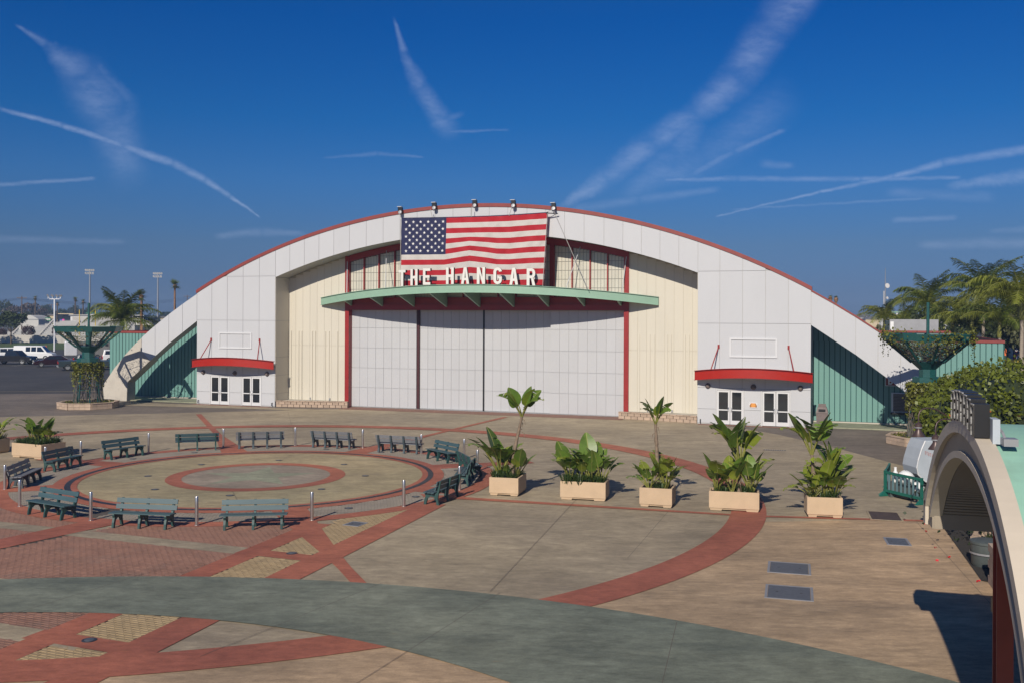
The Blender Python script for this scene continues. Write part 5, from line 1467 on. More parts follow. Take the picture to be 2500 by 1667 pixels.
for x in (.1, .85):
    w_ = MB().lathe([(.15, -.05), (.17, -.04), (.17, .04), (.15, .05)], 16).build('wheel', 'tyre', cart, loc=(x, .08, .17)); w_.rotation_euler = (RAD(90), 0, 0)
for i, ch in enumerate('STATION'): letter(ch, .14, .012, ['faded_red', 'faded_red'], cart, (.06 + .072 * i, -.062, 1.74 - .028 * i), 0, .85)
for x, y, s, lb in ((14.55, 36.25, .30, 'white plastic bag bulging over the barrier top'), (14.9, 36.1, .24, 'white plastic sack low behind the barrier slats')):
    r = random.Random(int(s * 100)); b = MB(); pr = [(.7, 0), (1, .35), (1.05, .8), (.85, 1.25), (.45, 1.5), (.12, 1.55)]
    b.lathe([(s * q, s * z) for q, z in pr], 14); b.v = [(x_ * r.uniform(.85, 1.12), y_ * r.uniform(.85, 1.12), z_ * r.uniform(.94, 1.05)) for x_, y_, z_ in b.v]
    tag(b.build('plastic_bag', 'white_plastic', None, 60, loc=(x, y, .55 if s > .28 else .25)), lb, 'bag')
t = thing('storage_crate', 'dark crate carrying the white bags behind the barrier', 'crate', (14.72, 36.2, 0), .4)
MB().box(-.42, .42, -.28, .28, .05, .55).build('box', 'bin_grey', t); MB().box(-.44, .44, -.30, .30, .48, .545).build('rim', 'black_metal', t)
tag(MB().lathe([(.09, 0), (.10, .02), (.10, .34), (.05, .42), (.05, .50), (.055, .55), (0, .56)], 12).build('white_jug', 'white_plastic', None, 40, loc=(14.28, 36.55, .55)), 'narrow white jug standing up behind the barrier corner', 'jug')
tag(MB().box(-.22, .22, -.16, .16, 0, .55).build('jug_stand', 'bin_grey', None, loc=(14.28, 36.6, 0)), 'small grey stand under the white jug', 'stand')

# bin by the teal wall and the striped poster
t = thing('litter_bin', 'brown square litter bin with hooded opening beside the teal wall', 'bin', tuple(hw(22.75, -.4, .07)), HANG_RZ)
MB().hexa([(-.30, -.30, 0), (.30, -.30, 0), (.30, .30, 0), (-.30, .30, 0), (-.34, -.34, .85), (.34, -.34, .85), (.34, .34, .85), (-.34, .34, .85)]).build('body', 'bin_brown', t)
MB().hexa([(-.36, -.36, .85), (.36, -.36, .85), (.36, .36, .85), (-.36, .36, .85), (-.26, -.24, 1.2), (.26, -.24, 1.2), (.26, .26, 1.2), (-.26, .26, 1.2)]).build('hood', 'bin_brown', t)
MB().box(-.20, .20, -.36, -.25, .93, 1.08).build('opening', 'black_metal', t)
MB().box(-.22, .22, -.05, .05, 1.2, 1.38).build('top_plate', 'bin_brown', t)
po = thing('striped_poster', 'small white poster with an orange and black striped arch between entrance doors', 'poster', tuple(hw(18.72, .02, 1.27)), HANG_RZ)
MB().box(-.26, .26, -.004, .01, -.17, .17).build('sheet', 'alu_white', po)
MB().prism([(-.22, -.13), (.22, -.13), (.20, .02), (.13, .12), (-.13, .12), (-.20, .02)], -.008, -.0042).build('orange_arch', 'tiger_orange', po)
for sg in (-1, 1):
    for k, z in enumerate((-.10, -.03, .04, .09)):
        MB().prism([(sg * .22 if k < 2 else sg * (.20 - .03 * (k - 1)), z - .030), (sg * (.08 + .01 * k), z), (sg * .21 if k < 2 else sg * (.19 - .03 * (k - 1)), z + .024)][::sg], -.012, -.0082).build('stripe', 'black_metal', po)
# ---------------------------------------------------------------- surroundings
def spot(u, v, Y):                  # a point at distance Y along the view axis, placed by its image pixel (u, v)
    return Vector(((u - 1250) / 2400 * Y, Y, 6.6 + ((774 + (u - 1250) * .0044) - v) / 2400 * Y))
b = MB()
for x0 in range(-260, 40, 20):
    b.poly([(x0, 187.5, 0), (x0 + 20, 187.5, 0), (x0 + 20, 200, .5), (x0, 200, .5)]); b.poly([(x0, 200, .5), (x0 + 20, 200, .5), (x0 + 20, 216, .55), (x0, 216, .55)])
tag(b.build('grass_verge', 'grass'), kind='structure')
sheet('sports_field', [(-300, 216.5), (-40, 216.5), (-40, 300), (-300, 300)], -.03, 'grass')
sheet('running_track', [(-300, 236), (-40, 236), (-40, 262), (-300, 262)], -.02, 'concrete_red')
sheet('road_line', [(-60, 83.2), (-30, 86.0), (-30, 86.3), (-60, 83.5)], -.004, 'concrete')
for r_ in range(2):
    for i in range(14):
        x = -112 + i * 5.2; y = (128, 150)[r_]
        sheet('bay_line', [(x, y), (x + .12, y), (x + 1.6, y + 5), (x + 1.48, y + 5)], -.011, 'building_white')

# boundary wall of concrete panels
wl = thing('boundary_wall', 'long pale concrete panel wall behind the grass verge', 'wall', (-170, 214, .45))
me = MB().box(0, 5.9, 0, .25, 0, 1.75).mesh('wall_panel', 'wall_white')
ps = MB().box(-.06, .06, -.06, .3, 0, 1.82).mesh('wall_post', 'wall_white')
for i in range(21): place('wall_panel', me, wl, (.05 + 6 * i, 0, 0)); place('wall_post', ps, wl, (6 * i, 0, 0))

# trees
CM = {}
def crown_mesh(kind, mname, seed):
    key = (kind, mname, seed)
    if key in CM: return CM[key]
    r = random.Random(seed * 7 + 1); b = MB()
    lobes = []
    nl = {'round': 26, 'loose': 18, 'tall': 20}[kind]
    for i in range(nl):
        a = r.uniform(0, 6.28); e = r.uniform(-.35, 1) ; R_ = r.uniform(.45, .80)
        c = Vector((math.cos(a) * R_ * math.sqrt(max(0, 1 - e * e * .8)), math.sin(a) * R_ * math.sqrt(max(0, 1 - e * e * .8)), e * .62))
        lobes.append((c, r.uniform(.20, .36) * (.8 if kind == 'loose' else 1)))
    n = {'round': 95, 'loose': 70, 'tall': 80}[kind]
    for c, R_ in lobes:
        for i in range(n):
            d = Vector((r.gauss(0, 1), r.gauss(0, 1), r.gauss(0, .85))).normalized() * R_ * r.uniform(.7, 1.08)
            leafq(b, c + d, r.uniform(.07, .15), r=r)
    CM[key] = b.mesh('crown', mname); return CM[key]
TK = {}
def trunk_mesh(seed):
    if seed in TK: return TK[seed]
    r = random.Random(seed); b = MB()
    b.tube([(0, 0, 0), (.02, .01, .5), (.0, .02, 1.0)], [.075, .055, .045], 8)
    for i in range(6):
        a = i * 1.05 + r.uniform(-.3, .3)
        b.tube([(0, .01, .75 + .04 * i), (.22 * math.cos(a), .22 * math.sin(a), 1.05), (.45 * math.cos(a), .45 * math.sin(a), 1.4 + r.uniform(0, .25))], [.035, .024, .01], 5)
    TK[seed] = b.mesh('trunk', 'bark', 60); return TK[seed]
def tree(x, y, z0, h, rx, m, label, kind='round', seed=1, trunk=.35, name='tree', group=None, rzz=None):
    t = thing(name, label, 'tree', (x, y, z0), rnd.uniform(0, 6.28) if rzz is None else rzz, group)
    th = h * trunk
    place('trunk', trunk_mesh(seed % 3), t, (0, 0, 0), sc=(rx * .95, rx * .95, th * .95))
    ch = (h - th * .75) / 2
    place('crown', crown_mesh(kind, m, seed), t, (0, 0, h - ch), sc=(rx, rx, ch * 1.12))
    return t
def tree_px(u, vbase, vtop, Y, wpx, m, label, **k):
    p = spot(u, vtop, Y); return tree(p.x, Y, k.pop('z0', 0), p.z - k.get('zz', 0) if False else p.z, wpx / 2400 * Y / 2, m, label, **k)
tree_px(28, 843, 764, 206, 82, 'foliage_green', 'round dense green shade tree on the grass verge', seed=1, trunk=.45, z0=.5)
tree_px(-40, 843, 778, 206, 90, 'foliage_green', 'broad green tree at the far end of the grass verge', seed=2, trunk=.45, z0=.5)
tree_px(69, 0, 793, 232, 32, 'foliage_plum', 'small dark purple leaved tree behind the boundary wall', seed=3, trunk=.25)
tree_px(138, 0, 795, 236, 26, 'foliage_plum', 'purple leaved tree behind the tall white lamp pole', seed=4, trunk=.25)
tree_px(6, 0, 800, 230, 22, 'foliage_plum', 'purple leaved tree behind the round shade tree', seed=3, trunk=.25)
bgt = [(8, 733, 420, 46, 'foliage_green', 'tall'), (35, 742, 400, 60, 'foliage_brown', 'loose'), (72, 738, 400, 62, 'foliage_brown', 'loose'), (98, 748, 430, 44, 'foliage_brown', 'loose'), (60, 762, 330, 40, 'foliage_dark', 'round'), (88, 770, 310, 36, 'foliage_green', 'round'),
       (112, 743, 520, 36, 'foliage_dark', 'round'), (128, 757, 480, 34, 'foliage_dark', 'round'), (153, 752, 520, 28, 'foliage_dark', 'round'), (178, 750, 520, 32, 'foliage_dark', 'round'), (186, 744, 540, 22, 'foliage_dark', 'tall'), (205, 752, 520, 26, 'foliage_dark', 'round'), (222, 748, 500, 24, 'foliage_dark', 'tall'), (105, 768, 360, 46, 'foliage_olive', 'round'),
       (240, 762, 460, 40, 'foliage_dark', 'round'), (268, 766, 430, 40, 'foliage_dark', 'round'), (312, 764, 420, 40, 'foliage_dark', 'round'), (338, 762, 380, 36, 'foliage_dark', 'round'), (372, 768, 330, 46, 'foliage_green', 'round'), (402, 762, 480, 26, 'foliage_dark', 'round'), (420, 768, 520, 30, 'foliage_dark', 'round'), (450, 760, 480, 30, 'foliage_dark', 'round'), (-30, 742, 400, 70, 'foliage_brown', 'loose'), (20, 766, 300, 44, 'foliage_olive', 'round'), (140, 768, 420, 40, 'foliage_olive', 'round'), (280, 772, 520, 50, 'foliage_olive', 'round')]
TL = {'foliage_green': 'mid green tree in the belt beyond the sports field', 'foliage_brown': 'bare brownish tree in the belt beyond the sports field', 'foliage_dark': 'dark green tree in the far belt beyond the sports field', 'foliage_olive': 'olive green tree in the belt beyond the sports field'}
for i, (u, v, Y, w, m, kd) in enumerate(bgt):
    tree_px(u, 0, v, Y, w * 1.15, m, TL[m], seed=5 + i % 5, kind=kd, trunk=.22, group=m.replace('foliage_', '') + ' trees of the far belt')
# a long far belt that reads as one mass, and the low town behind the right side
b = MB(); r = random.Random(3)
for i in range(420):
    Y = r.uniform(560, 760); x = r.uniform(-760, 980); h = r.uniform(4, 9.5)
    for k in range(16):
        d = Vector((r.gauss(0, 2.6), r.gauss(0, 2), r.uniform(0, h))); leafq(b, Vector((x, Y, 0)) + d, r.uniform(1.6, 3.2), r=r)
tag(tag(b.build('distant_trees', 'foliage_dark'), 'low dark line of distant trees along the horizon', 'trees'), kind='stuff')

# fan palms (slim trunks, small heads)
def fan_head(seed):
    r = random.Random(seed); b = MB()
    for i in range(34):
        a = r.uniform(0, 6.28); e = r.uniform(-.9, 1.25); L_ = r.uniform(.6, 1.0)
        d = Vector((math.cos(a) * math.cos(e), math.sin(a) * math.cos(e), math.sin(e))); s = d.cross(Vector((0, 0, 1))).normalized(); n = d.cross(s)
        o = d * .35 * L_
        for k in range(-4, 5):
            q = (d + s * .26 * k).normalized(); tip = o + q * L_ * .75 - Vector((0, 0, .12 * abs(k) * .3)); w = s * .035
            b.poly([o - w, o + w, tip + w * .3, tip - w * .3])
    return b.mesh('crown', 'palm_frond')
FH = [fan_head(s) for s in (1, 2, 3)]
def fan_palm(u, v, Y, wpx, label, m='palm_brown', group=None):
    p = spot(u, v, Y); R_ = wpx / 2400 * Y / 2
    t = thing('fan_palm', label, 'palm', (p.x, Y, 0), rnd.uniform(0, 6), group)
    MB().tube([(0, 0, 0), (.05, 0, p.z * .5), (0, .05, p.z)], [.34, .26, .20] if R_ > .9 else [.3, .2, .18], 8).build('trunk', m, t, smooth=60)
    MB().lathe([(.16, -.9), (.34, -.5), (.42, -.1), (.2, .2)], 10).build('skirt', 'palm_brown', t, loc=(0, 0, p.z))
    place('crown', FH[int(u) % 3], t, (0, 0, p.z), sc=R_)
fan_palm(427, 697, 210, 36, 'tall slim fan palm standing clear beside the hangar arch')
fan_palm(345, 722, 175, 36, 'fan palm directly behind the big feather palm')
for u, v, Y, w in ((86, 728, 330, 15), (140, 742, 330, 14), (184, 732, 340, 18), (203, 737, 340, 17)):
    fan_palm(u, v, Y, w, 'slender fan palm in the tree belt beyond the bleachers', 'bark', 'fan palms beyond the bleachers')
fan_palm(2027, 727, 190, 16, 'fan palm head just above the roof edge, nearer the crown', 'palm_brown'); fan_palm(2041, 729, 186, 16, 'fan palm head just above the roof edge, farther from the crown', 'palm_brown')

# feather palms
def frond_mesh(seed, L_, e0, droop, m):
    r = random.Random(seed); b = MB(); n = 15; pts = [Vector((0, 0, 0))]
    for i in range(n):
        a = e0 - droop * ((i + 1) / n) ** 1.4; pts.append(pts[-1] + Vector((math.cos(a), 0, math.sin(a))) * L_ / n)
    b.tube(pts, [.04 - .0022 * i for i in range(n + 1)], 4, 1, cap=False)
    for i in range(6, 100, 2):
        f = i / 100 * n; k = min(n - 1, int(f)); p = pts[k].lerp(pts[k + 1], f - k); d = (pts[k + 1] - pts[k]).normalized()
        ll = L_ * .27 * math.sin(math.pi * min(1, .22 + .72 * i / 100)) * r.uniform(.85, 1.1)
        for sd in (-1, 1):
            q = (d * .55 + Vector((0, sd, 0)) * .8 + Vector((0, 0, r.uniform(-.45, .15)))).normalized()
            w = d * .021 * L_ / 3
            mid = p + q * ll * .55; tip = p + q * ll + Vector((0, 0, -ll * r.uniform(.22, .55)))
            b.poly([p - w, p + w, mid + w, mid - w], 0); b.poly([mid - w, mid + w, tip], 0)
    return b.mesh('frond', [m, 'leaf_stalk'])
FR = {m: [frond_mesh(s, 3.0, RAD(e), RAD(d), m) for s, (e, d) in enumerate(((78, 55), (60, 85), (40, 85), (18, 70), (70, 110)))] for m in ('palm_frond', 'palm_frond_light')}
def feather_palm(x, y, z, L_, n, m, label, seed, tr=.16, shaft=True, z0=0, spread=1.0):
    r = random.Random(seed)
    t = thing('feather_palm', label, 'palm', (x, y, z0), 0)
    MB().tube([(0, 0, 0), (.05, 0, (z - z0) * .5), (0, 0, z - z0)], [tr * 1.35, tr, tr * .85], 10).build('trunk', 'palm_trunk', t, smooth=60)
    if shaft: MB().lathe([(tr * .9, -1.1), (tr * 1.2, -.9), (tr * .9, -.1), (tr * .5, .25)], 10).build('crownshaft', 'leaf_stalk', t, smooth=60, loc=(0, 0, z - z0))
    for i in range(n):
        k = i % 5
        place('frond', FR[m][k] if r.random() < .8 else FR['palm_frond_light'][k], t, (0, 0, z - z0 + .05), rot=(0, r.uniform(-.12, .2) * spread, i * 2.399 + r.uniform(-.3, .3)), sc=L_ / 3 * r.uniform(.85, 1.1))
p = spot(298, 785, 97); feather_palm(p.x, 97, p.z, 4.1, 30, 'palm_frond', 'big windswept feather palm behind the left teal wing', 4, .3, False)
fp = [(2265, 748, 90, 3.3, 17, 'palm_frond', 'feather palm behind the rooftop equipment box'), (2160, 782, 96, 2.6, 13, 'palm_frond_light', 'yellowish feather palm beside the roof slope of the hangar'), (2325, 790, 84, 3.0, 14, 'palm_frond', 'low feather palm behind the overgrown trellis'),
      (2400, 722, 88, 4.0, 18, 'palm_frond', 'tall spreading feather palm, highest crown of the group'), (2372, 778, 80, 3.2, 14, 'palm_frond_light', 'drooping feather palm with dry inner leaves over the teal wing'), (2440, 790, 76, 3.4, 14, 'palm_frond', 'feather palm hanging its fronds over the teal wing corner'),
      (2494, 742, 66, 3.6, 17, 'palm_frond_light', 'bright yellow green feather palm with ringed grey trunk by the drinks machine'), (2548, 750, 80, 3.6, 14, 'palm_frond', 'feather palm reaching in beyond the bright one'), (2205, 795, 100, 2.6, 12, 'palm_frond', 'small feather palm low behind the equipment box')]
for i, (u, v, Y, L_, n, m, lb) in enumerate(fp):
    p = spot(u, v, Y); feather_palm(p.x, Y, p.z, L_ * 1.15, int(n * 1.45), m, lb, 30 + i)
rt = [(2195, 765, 112, 70, 'foliage_green', 'green tree behind the feather palms nearest the roof slope'), (2245, 738, 108, 110, 'foliage_green', 'dense green tree behind the rooftop equipment box'), (2305, 760, 112, 80, 'foliage_dark', 'dark tree filling the gap between the feather palms'), (2385, 750, 104, 110, 'foliage_dark', 'dark dense tree behind the highest feather palm'), (2450, 745, 108, 100, 'foliage_dark', 'dark dense tree above the drinks machine'), (2515, 668, 100, 120, 'foliage_olive', 'tall olive tree rising behind the bright palm'), (2150, 790, 130, 60, 'foliage_olive', 'small olive tree low beside the roof slope'), (2330, 800, 100, 90, 'foliage_dark', 'low dark tree behind the teal wing')]
for i, (u, v, Y, w, m, lb) in enumerate(rt): tree_px(u, 0, v, Y, w * 1.1, m, lb, seed=6 + i % 4, trunk=.2)
for u in (2460, 2447):
    p = spot(u, 815, 112); t = thing('bare_trunk', 'slim pale trunk on the slope nearest the drinks machine' if u > 2450 else 'slim pale trunk on the slope close to the teal wing corner', 'tree', (p.x, 112, 0), 0, 'slim pale trunks')
    MB().tube([(0, 0, 0), (.04, 0, 4), (0, 0, 6.2)], [.16, .13, .11], 8).build('trunk', 'palm_trunk', t, smooth=60); place('crown', crown_mesh('loose', 'foliage_dark', 6), t, (0, 0, 7), sc=(1.8, 1.8, 1.2))

# lamp masts
def stadium_light(u, vtop, Y, label):
    p = spot(u, vtop, Y); t = thing('stadium_light', label, 'light mast', (p.x, Y, 0), 0)
    MB().tube([(0, 0, 0), (0, 0, p.z)], [.38, .2], 10).build('pole', 'pole_grey', t)
    for k, z in enumerate((0, -1.0)):
        MB().box(-1.4, 1.4, -.08, .08, p.z + z - .42, p.z + z - .32).build('crossbar', 'pole_grey', t)
        for i in range(5 if k == 0 else 4):
            o = MB().lathe([(.20, .16), (.34, 0), (.34, -.06)], 12).build('lamp_head', 'building_white', t, loc=(-1.3 + (.65 if k == 0 else .8) * i, -.2, p.z + z + .02)); o.rotation_euler = (RAD(-60), 0, 0)
stadium_light(219, 660, 330, 'tall grey stadium light mast behind the leafy trellis')
stadium_light(385, 668, 330, 'tall grey stadium light mast beside the slope of the hangar')
p = spot(133, 730, 178); t = thing('car_park_light', 'white pole with four angled flood heads behind the trailer', 'light pole', (p.x, 178, 0), 0)
MB().tube([(0, 0, 0), (0, 0, p.z)], .14, 10).build('pole', 'pole_white', t)
MB().tube([(-1.05, 0, p.z + .3), (-.9, 0, p.z - .05), (.9, 0, p.z - .05), (1.05, 0, p.z + .3)], .07, 8).build('crossarm', 'pole_white', t)
for x, a in ((-1.2, 1.0), (-.4, .5), (.4, .5), (1.1, .0)):
    MB().beam((x, 0, p.z), (x, 0, p.z + .35), .06, .06).build('stem', 'pole_white', t)
    o = MB().box(-.28, .28, -.06, .06, -.18, .18).build('flood_head', 'grey_metal', t, loc=(x, 0, p.z + .55)); o.rotation_euler = (.5, a, 0)
def utility_pole(u, v, Y, label):
    p = spot(u, v, Y); t = thing('utility_pole', label, 'utility pole', (p.x, Y, 0), 0)
    MB().tube([(0, 0, 0), (0, 0, p.z + .6)], [.2, .14], 8).build('pole', 'wood_pole', t)
    MB().box(-1.5, 1.5, -.06, .06, p.z - .1, p.z + .1).build('crossarm', 'wood_pole', t)
    for x in (-1.4, -.7, .7, 1.4): MB().lathe([(.05, 0), (.08, .1), (.03, .2)], 6).build('insulator', 'grey_metal', t, loc=(x, 0, p.z + .1))
utility_pole(53, 728, 300, 'brown utility pole with crossarm behind the round shade tree'); utility_pole(457, 724, 420, 'utility pole crossarm just clear of the hangar slope'); utility_pole(126, 745, 480, 'far utility pole beside the tall white lamp pole')
for k, (v0, v1) in enumerate(((742, 738), (748, 743), (752, 748))):
    a, b_ = spot(-300, v0, 300), spot(53, 727 + 2 * k, 300); c, d = b_, spot(460, 726 + 3 * k, 420)
    q = [a.lerp(b_, i / 8) - Vector((0, 0, 1.2 * math.sin(math.pi * i / 8))) for i in range(9)] + [c.lerp(d, i / 10) - Vector((0, 0, 2.2 * math.sin(math.pi * i / 10))) for i in range(1, 11)]
    tag(MB().tube(q, .035, 3, cap=False).build('power_line', 'black_metal'), 'thin power line strung between the far utility poles', 'power line', 'power lines')
t = thing('radio_mast', 'thin grey radio mast with white dish above the right roof slope', 'mast', (spot(2161, 700, 300).x, 300, 0), 0)
MB().tube([(0, 0, 0), (0, 0, 17), (0, 0, 22)], [.22, .16, .07], 6).build('pole', 'pole_grey', t)
for z, R_ in ((16.6, .75), (12.9, .4)):
    o = MB().lathe([(R_, 0), (R_ * .9, -.2), (.1, -.35)], 16).build('dish', 'building_white', t, loc=(.5, -.4, z)); o.rotation_euler = (RAD(80), 0, .2)
MB().box(-.55, -.35, -.2, .1, 11, 15).build('antenna', 'building_white', t)
t = thing('flood_light_cluster', 'three black floodlights on a pole above the wing roof', 'floodlights', (spot(2160, 760, 118).x, 118, 0), 0)
MB().tube([(0, 0, 0), (0, 0, 7.4)], .07, 8).build('pole', 'pole_grey', t); MB().box(-.55, .55, -.04, .04, 7.3, 7.4).build('crossarm', 'pole_grey', t)
for x, z in ((-.35, 7.75), (.3, 7.7), (.3, 8.2)):
    o = MB().box(-.2, .2, -.08, .08, -.22, .22).build('flood_head', 'black_metal', t, loc=(x, 0, z)); o.rotation_euler = (.4, .4 if x > 0 else -.3, 0)
t = thing('street_light', 'pale double armed lamp behind the equipment box', 'street lamp', (spot(2190, 770, 110).x, 110, 0), 0)
MB().tube([(0, 0, 0), (0, 0, 7.3)], .08, 8).build('pole', 'pole_white', t); MB().box(-.95, .95, -.1, .1, 7.25, 7.4).build('arm', 'seafoam', t)
t = thing('rooftop_unit', 'grey rooftop air conditioning unit with white labels on the right wing', 'air conditioner', tuple(hw(28.3, -9.0, 5.1)), HANG_RZ)
MB().box(-1.5, 1.5, -.8, .8, .12, 1.45).build('cabinet', 'grey_metal', t); MB().box(-1.75, -1.5, -.7, .7, .2, 1.35).build('coil_panel', 'car_slate', t); MB().box(-1.45, -1.25, -.83, -.801, .55, 1.3).build('label_strip', 'white_plastic', t); MB().box(-.75, -.2, -.83, -.801, .3, .65).build('label_plate', 'white_plastic', t); MB().box(-1.6, 1.6, -.7, .7, 0, .12).build('curb', 'roof_dark', t)

# sports ground
bz = thing('bleachers', 'long grey aluminium bleachers beyond the boundary wall', 'bleachers', (-148, 282, 0), 0)
for i in range(11):
    x0, x1 = 3.2 * max(0, i - 2) * .55, 72 - 0 * i
    MB().box(x0, x1, i * .9, i * .9 + .9, .35 * i, .45 * i + .32).build('step', 'bleacher', bz)
    MB().box(x0, x1, i * .9 + .1, i * .9 + .42, .45 * i + .42, .45 * i + .50).build('seat_row', 'bleacher', bz)
for i in range(9): MB().box(8 * i + .6, 8 * i + .7, 0, 9.9, .3, 5.2).build('aisle_rail', 'grey_metal', bz) if False else MB().beam((8 * i + 4, -.1, .5), (8 * i + 4, 9.8, 5.4), .5, .06).build('aisle', 'wall_white', bz)
pbx = thing('press_box', 'long white press box on top of the bleachers', 'building', (spot(172, 790, 296).x, 296, 0), 0)
MB().box(0, 22, 0, 4, 0, 6.4).build('wall', 'press_box', pbx); MB().box(-.3, 22.3, -.4, 4.4, 6.4, 6.7).build('roof', 'bleacher', pbx)
for i in range(3): MB().box(.6 + 7 * i, 7.1 + 7 * i, -.04, -.001, 4.9, 6.0).build('window', 'wall_white', pbx)
for u, Y in ((194, 272), (233, 272)):
    p = spot(u, 757, Y); t = thing('goal_upright', 'thin yellow goal post upright in front of the bleachers', 'goal post', (p.x, Y, 0), 0, 'yellow goal uprights')
    MB().tube([(0, 0, 0), (0, 0, p.z)], .12, 8).build('upright', 'yellow_paint', t); MB().box(-1.4, 1.4, -.1, .1, 2.9, 3.1).build('crossbar', 'yellow_paint', t)
def board(u, v, Y, w, h, m, label, extra=None):
    p = spot(u, v, Y); t = thing('sign_board', label, 'sign', (p.x, Y, 0), 0)
    MB().box(-w / 2, w / 2, 0, .2, p.z - h / 2, p.z + h / 2).build('panel', m, t)
    for x in (-w * .3, w * .3): MB().box(x - .08, x + .08, .05, .15, 0, p.z - h / 2).build('post', 'pole_grey', t)
    if extra:
        for k in range(3): MB().box(-w * .42 + w * .3 * k, -w * .18 + w * .3 * k, -.03, -.001, p.z - h * .25, p.z + h * .25).build('white_patch', extra, t)  # plain white patches on the board face
board(117, 780, 305, 1.7, 1.05, 'sign_green', 'small green scoreboard with white patches beyond the wall', 'building_white')
board(149, 783, 305, .8, .8, 'sign_blue', 'small blue board beside the pink one'); board(154.5, 782.5, 304.5, .7, .8, 'sign_pink', 'small bright pink board')
def house(u0, u1, vtop, Y, m, label, d=12, roof='roof_dark', nwin=4):
    a, b_ = spot(u0, vtop, Y), spot(u1, vtop, Y); w = b_.x - a.x
    t = thing('low_building', label, 'building', (a.x, Y, 0), 0)
    MB().box(0, w, 0, d, 0, a.z).build('wall', m, t); MB().box(-.4, w + .4, -.4, d + .4, a.z, a.z + .4).build('roof', roof, t)
    for i in range(nwin):
        x = w * (i + .5) / nwin; MB().box(x - w * .12, x + w * .12, -.05, -.001, a.z * .45, a.z * .8).build('window', 'window_dark', t)
house(118, 132, 770, 372, 'building_tan', 'small tan building behind the tall white lamp pole'); house(136, 156, 773, 380, 'building_tan', 'tan building just past the pink board'); house(143, 178, 768, 420, 'building_white', 'low pale building among the far trees', roof='building_tan')
house(315, 345, 781, 300, 'building_white', 'low pale building behind the feather palm', nwin=3); house(392, 420, 776, 360, 'building_tan', 'tan building low beside the hangar slope'); house(330, 372, 786, 280, 'building_white', 'low white building with flat roof beyond the lot', nwin=5)
house(280, 312, 785, 330, 'roof_dark', 'dark low building behind the feather palm'); house(212, 250, 766, 440, 'building_white', 'pale building beyond the bleachers', roof='sign_green')
t = thing('white_tent', 'white arched tent roof behind the round shade tree', 'tent', (spot(70, 780, 300).x, 300, 0), 0)
MB().prism([(-3, 0), (3, 0)] + [(3 - 6 * i / 10, 5.2 + 1.3 * math.sin(math.pi * i / 10)) for i in range(11)], 0, 8).build('cover', 'building_white', t)
MB().box(-3.05, 3.05, -.1, -.001, 5.1, 5.3).build('edge_beam', 'grey_metal', t)
r = random.Random(9)
for i in range(46):
    Y = r.uniform(560, 900); x = .30 * Y + r.uniform(0, .2 * Y); h = r.uniform(4, 8.5)
    t = thing('town_house', 'small pale house in the distant town beside the right roof slope', 'house', (x, Y, 0), r.uniform(-.3, .3), 'houses of the distant town')
    w = r.uniform(7, 14); MB().box(-w / 2, w / 2, -4, 4, 0, h).build('wall', r.choice(['building_white', 'building_tan']), t)
    MB().prism([(-w / 2 - .4, h), (w / 2 + .4, h), (0, h + 1.8)], -4.4, 4.4).build('roof', 'roof_dark', t)

# right slope with stone wall, kerb and drinks machine
b = MB().poly([(49, 104, 0), (86, 150, 0), (120, 150, 1.2), (120, 230, 2.2), (40, 230, 2.2), (40, 150, 1.2)])
tag(b.build('grass_slope', 'grass'), kind='structure')
A_, B_ = Vector((48.6, 102, 0)), Vector((66, 116, 0)); d = B_ - A_
sw = thing('stone_wall', 'retaining wall of rough brown stones below the drinks machine', 'wall', tuple(A_), math.atan2(d.y, d.x))
Lw = d.length; MB().prism([(0, 0), (Lw, 0), (Lw, 1.25), (0, 2.2)], .25, .9).build('wall_core', 'soil', sw)
st_ = MB(); r = random.Random(21)
for j in range(9):
    for i in range(int(Lw / .34)):
        x = i * .34 + (.17 if j % 2 else 0) + r.uniform(-.05, .05); z = j * .25 + r.uniform(-.04, .04)
        if z > 2.1 - .95 * x / Lw: continue
        s = r.uniform(.11, .17); k = len(st_.v)
        st_.lathe([(s * .5, -.12), (s, -.04), (s * .95, .04), (s * .45, .12)], 6, c=(x, .2, z + .1))
tag(st_.build('stones', 'rock', sw), kind='stuff')
MB().prism([(3.5, 2.03 - .04), (Lw, 1.27), (Lw, 1.6), (3.5, 2.35)], .1, .6).build('yellow_coping', 'yellow_paint', sw)
sheet('slope_path', [(45, 96), (49, 101.5), (66.5, 115.5), (66.5, 111), (50, 97)], .02, 'concrete')
p = spot(2487, 865, 112); t = thing('drinks_machine', 'red and blue drinks machine with a round white emblem on the yellow coping', 'vending machine', (p.x, 112.6, 1.75), -.1)
MB().box(-.55, .8, 0, .7, 0, 1.75).build('cabinet', 'building_white', t); MB().box(-.32, .8, -.03, -.001, .85, 1.68).build('blue_front', 'vend_blue', t); MB().box(-.32, .8, -.03, -.001, .05, .85).build('red_front', 'vend_red', t)
MB().box(-.15, .62, -.05, -.031, 1.22, 1.36).build('light_lettering', 'building_white', t); MB().box(-.2, .2, -.052, -.031, 1.10, 1.20).build('orange_lettering', 'orange_paint', t)
o = MB().lathe([(.30, 0), (.30, .02)], 24).build('emblem', 'building_white', t, loc=(.32, -.031, .46)); o.rotation_euler = (RAD(90), 0, 0)
MB().prism([(.07, .36), (.16, .28), (.32, .24), (.48, .28), (.57, .36), (.32, .40)], -.06, -.053).build('emblem_wave', 'vend_blue', t); MB().box(.05, .59, -.058, -.053, .46, .53).build('emblem_band', 'sign_blue', t)
p = spot(2450, 848, 128); t = thing('orange_board', 'small orange board on the grass slope', 'sign', (p.x, 128, 0), 0); MB().box(-.45, .45, 0, .1, 1.9, 2.8).build('panel', 'orange_paint', t); MB().box(-.05, .05, .02, .08, 0, 1.9).build('post', 'pole_grey', t)

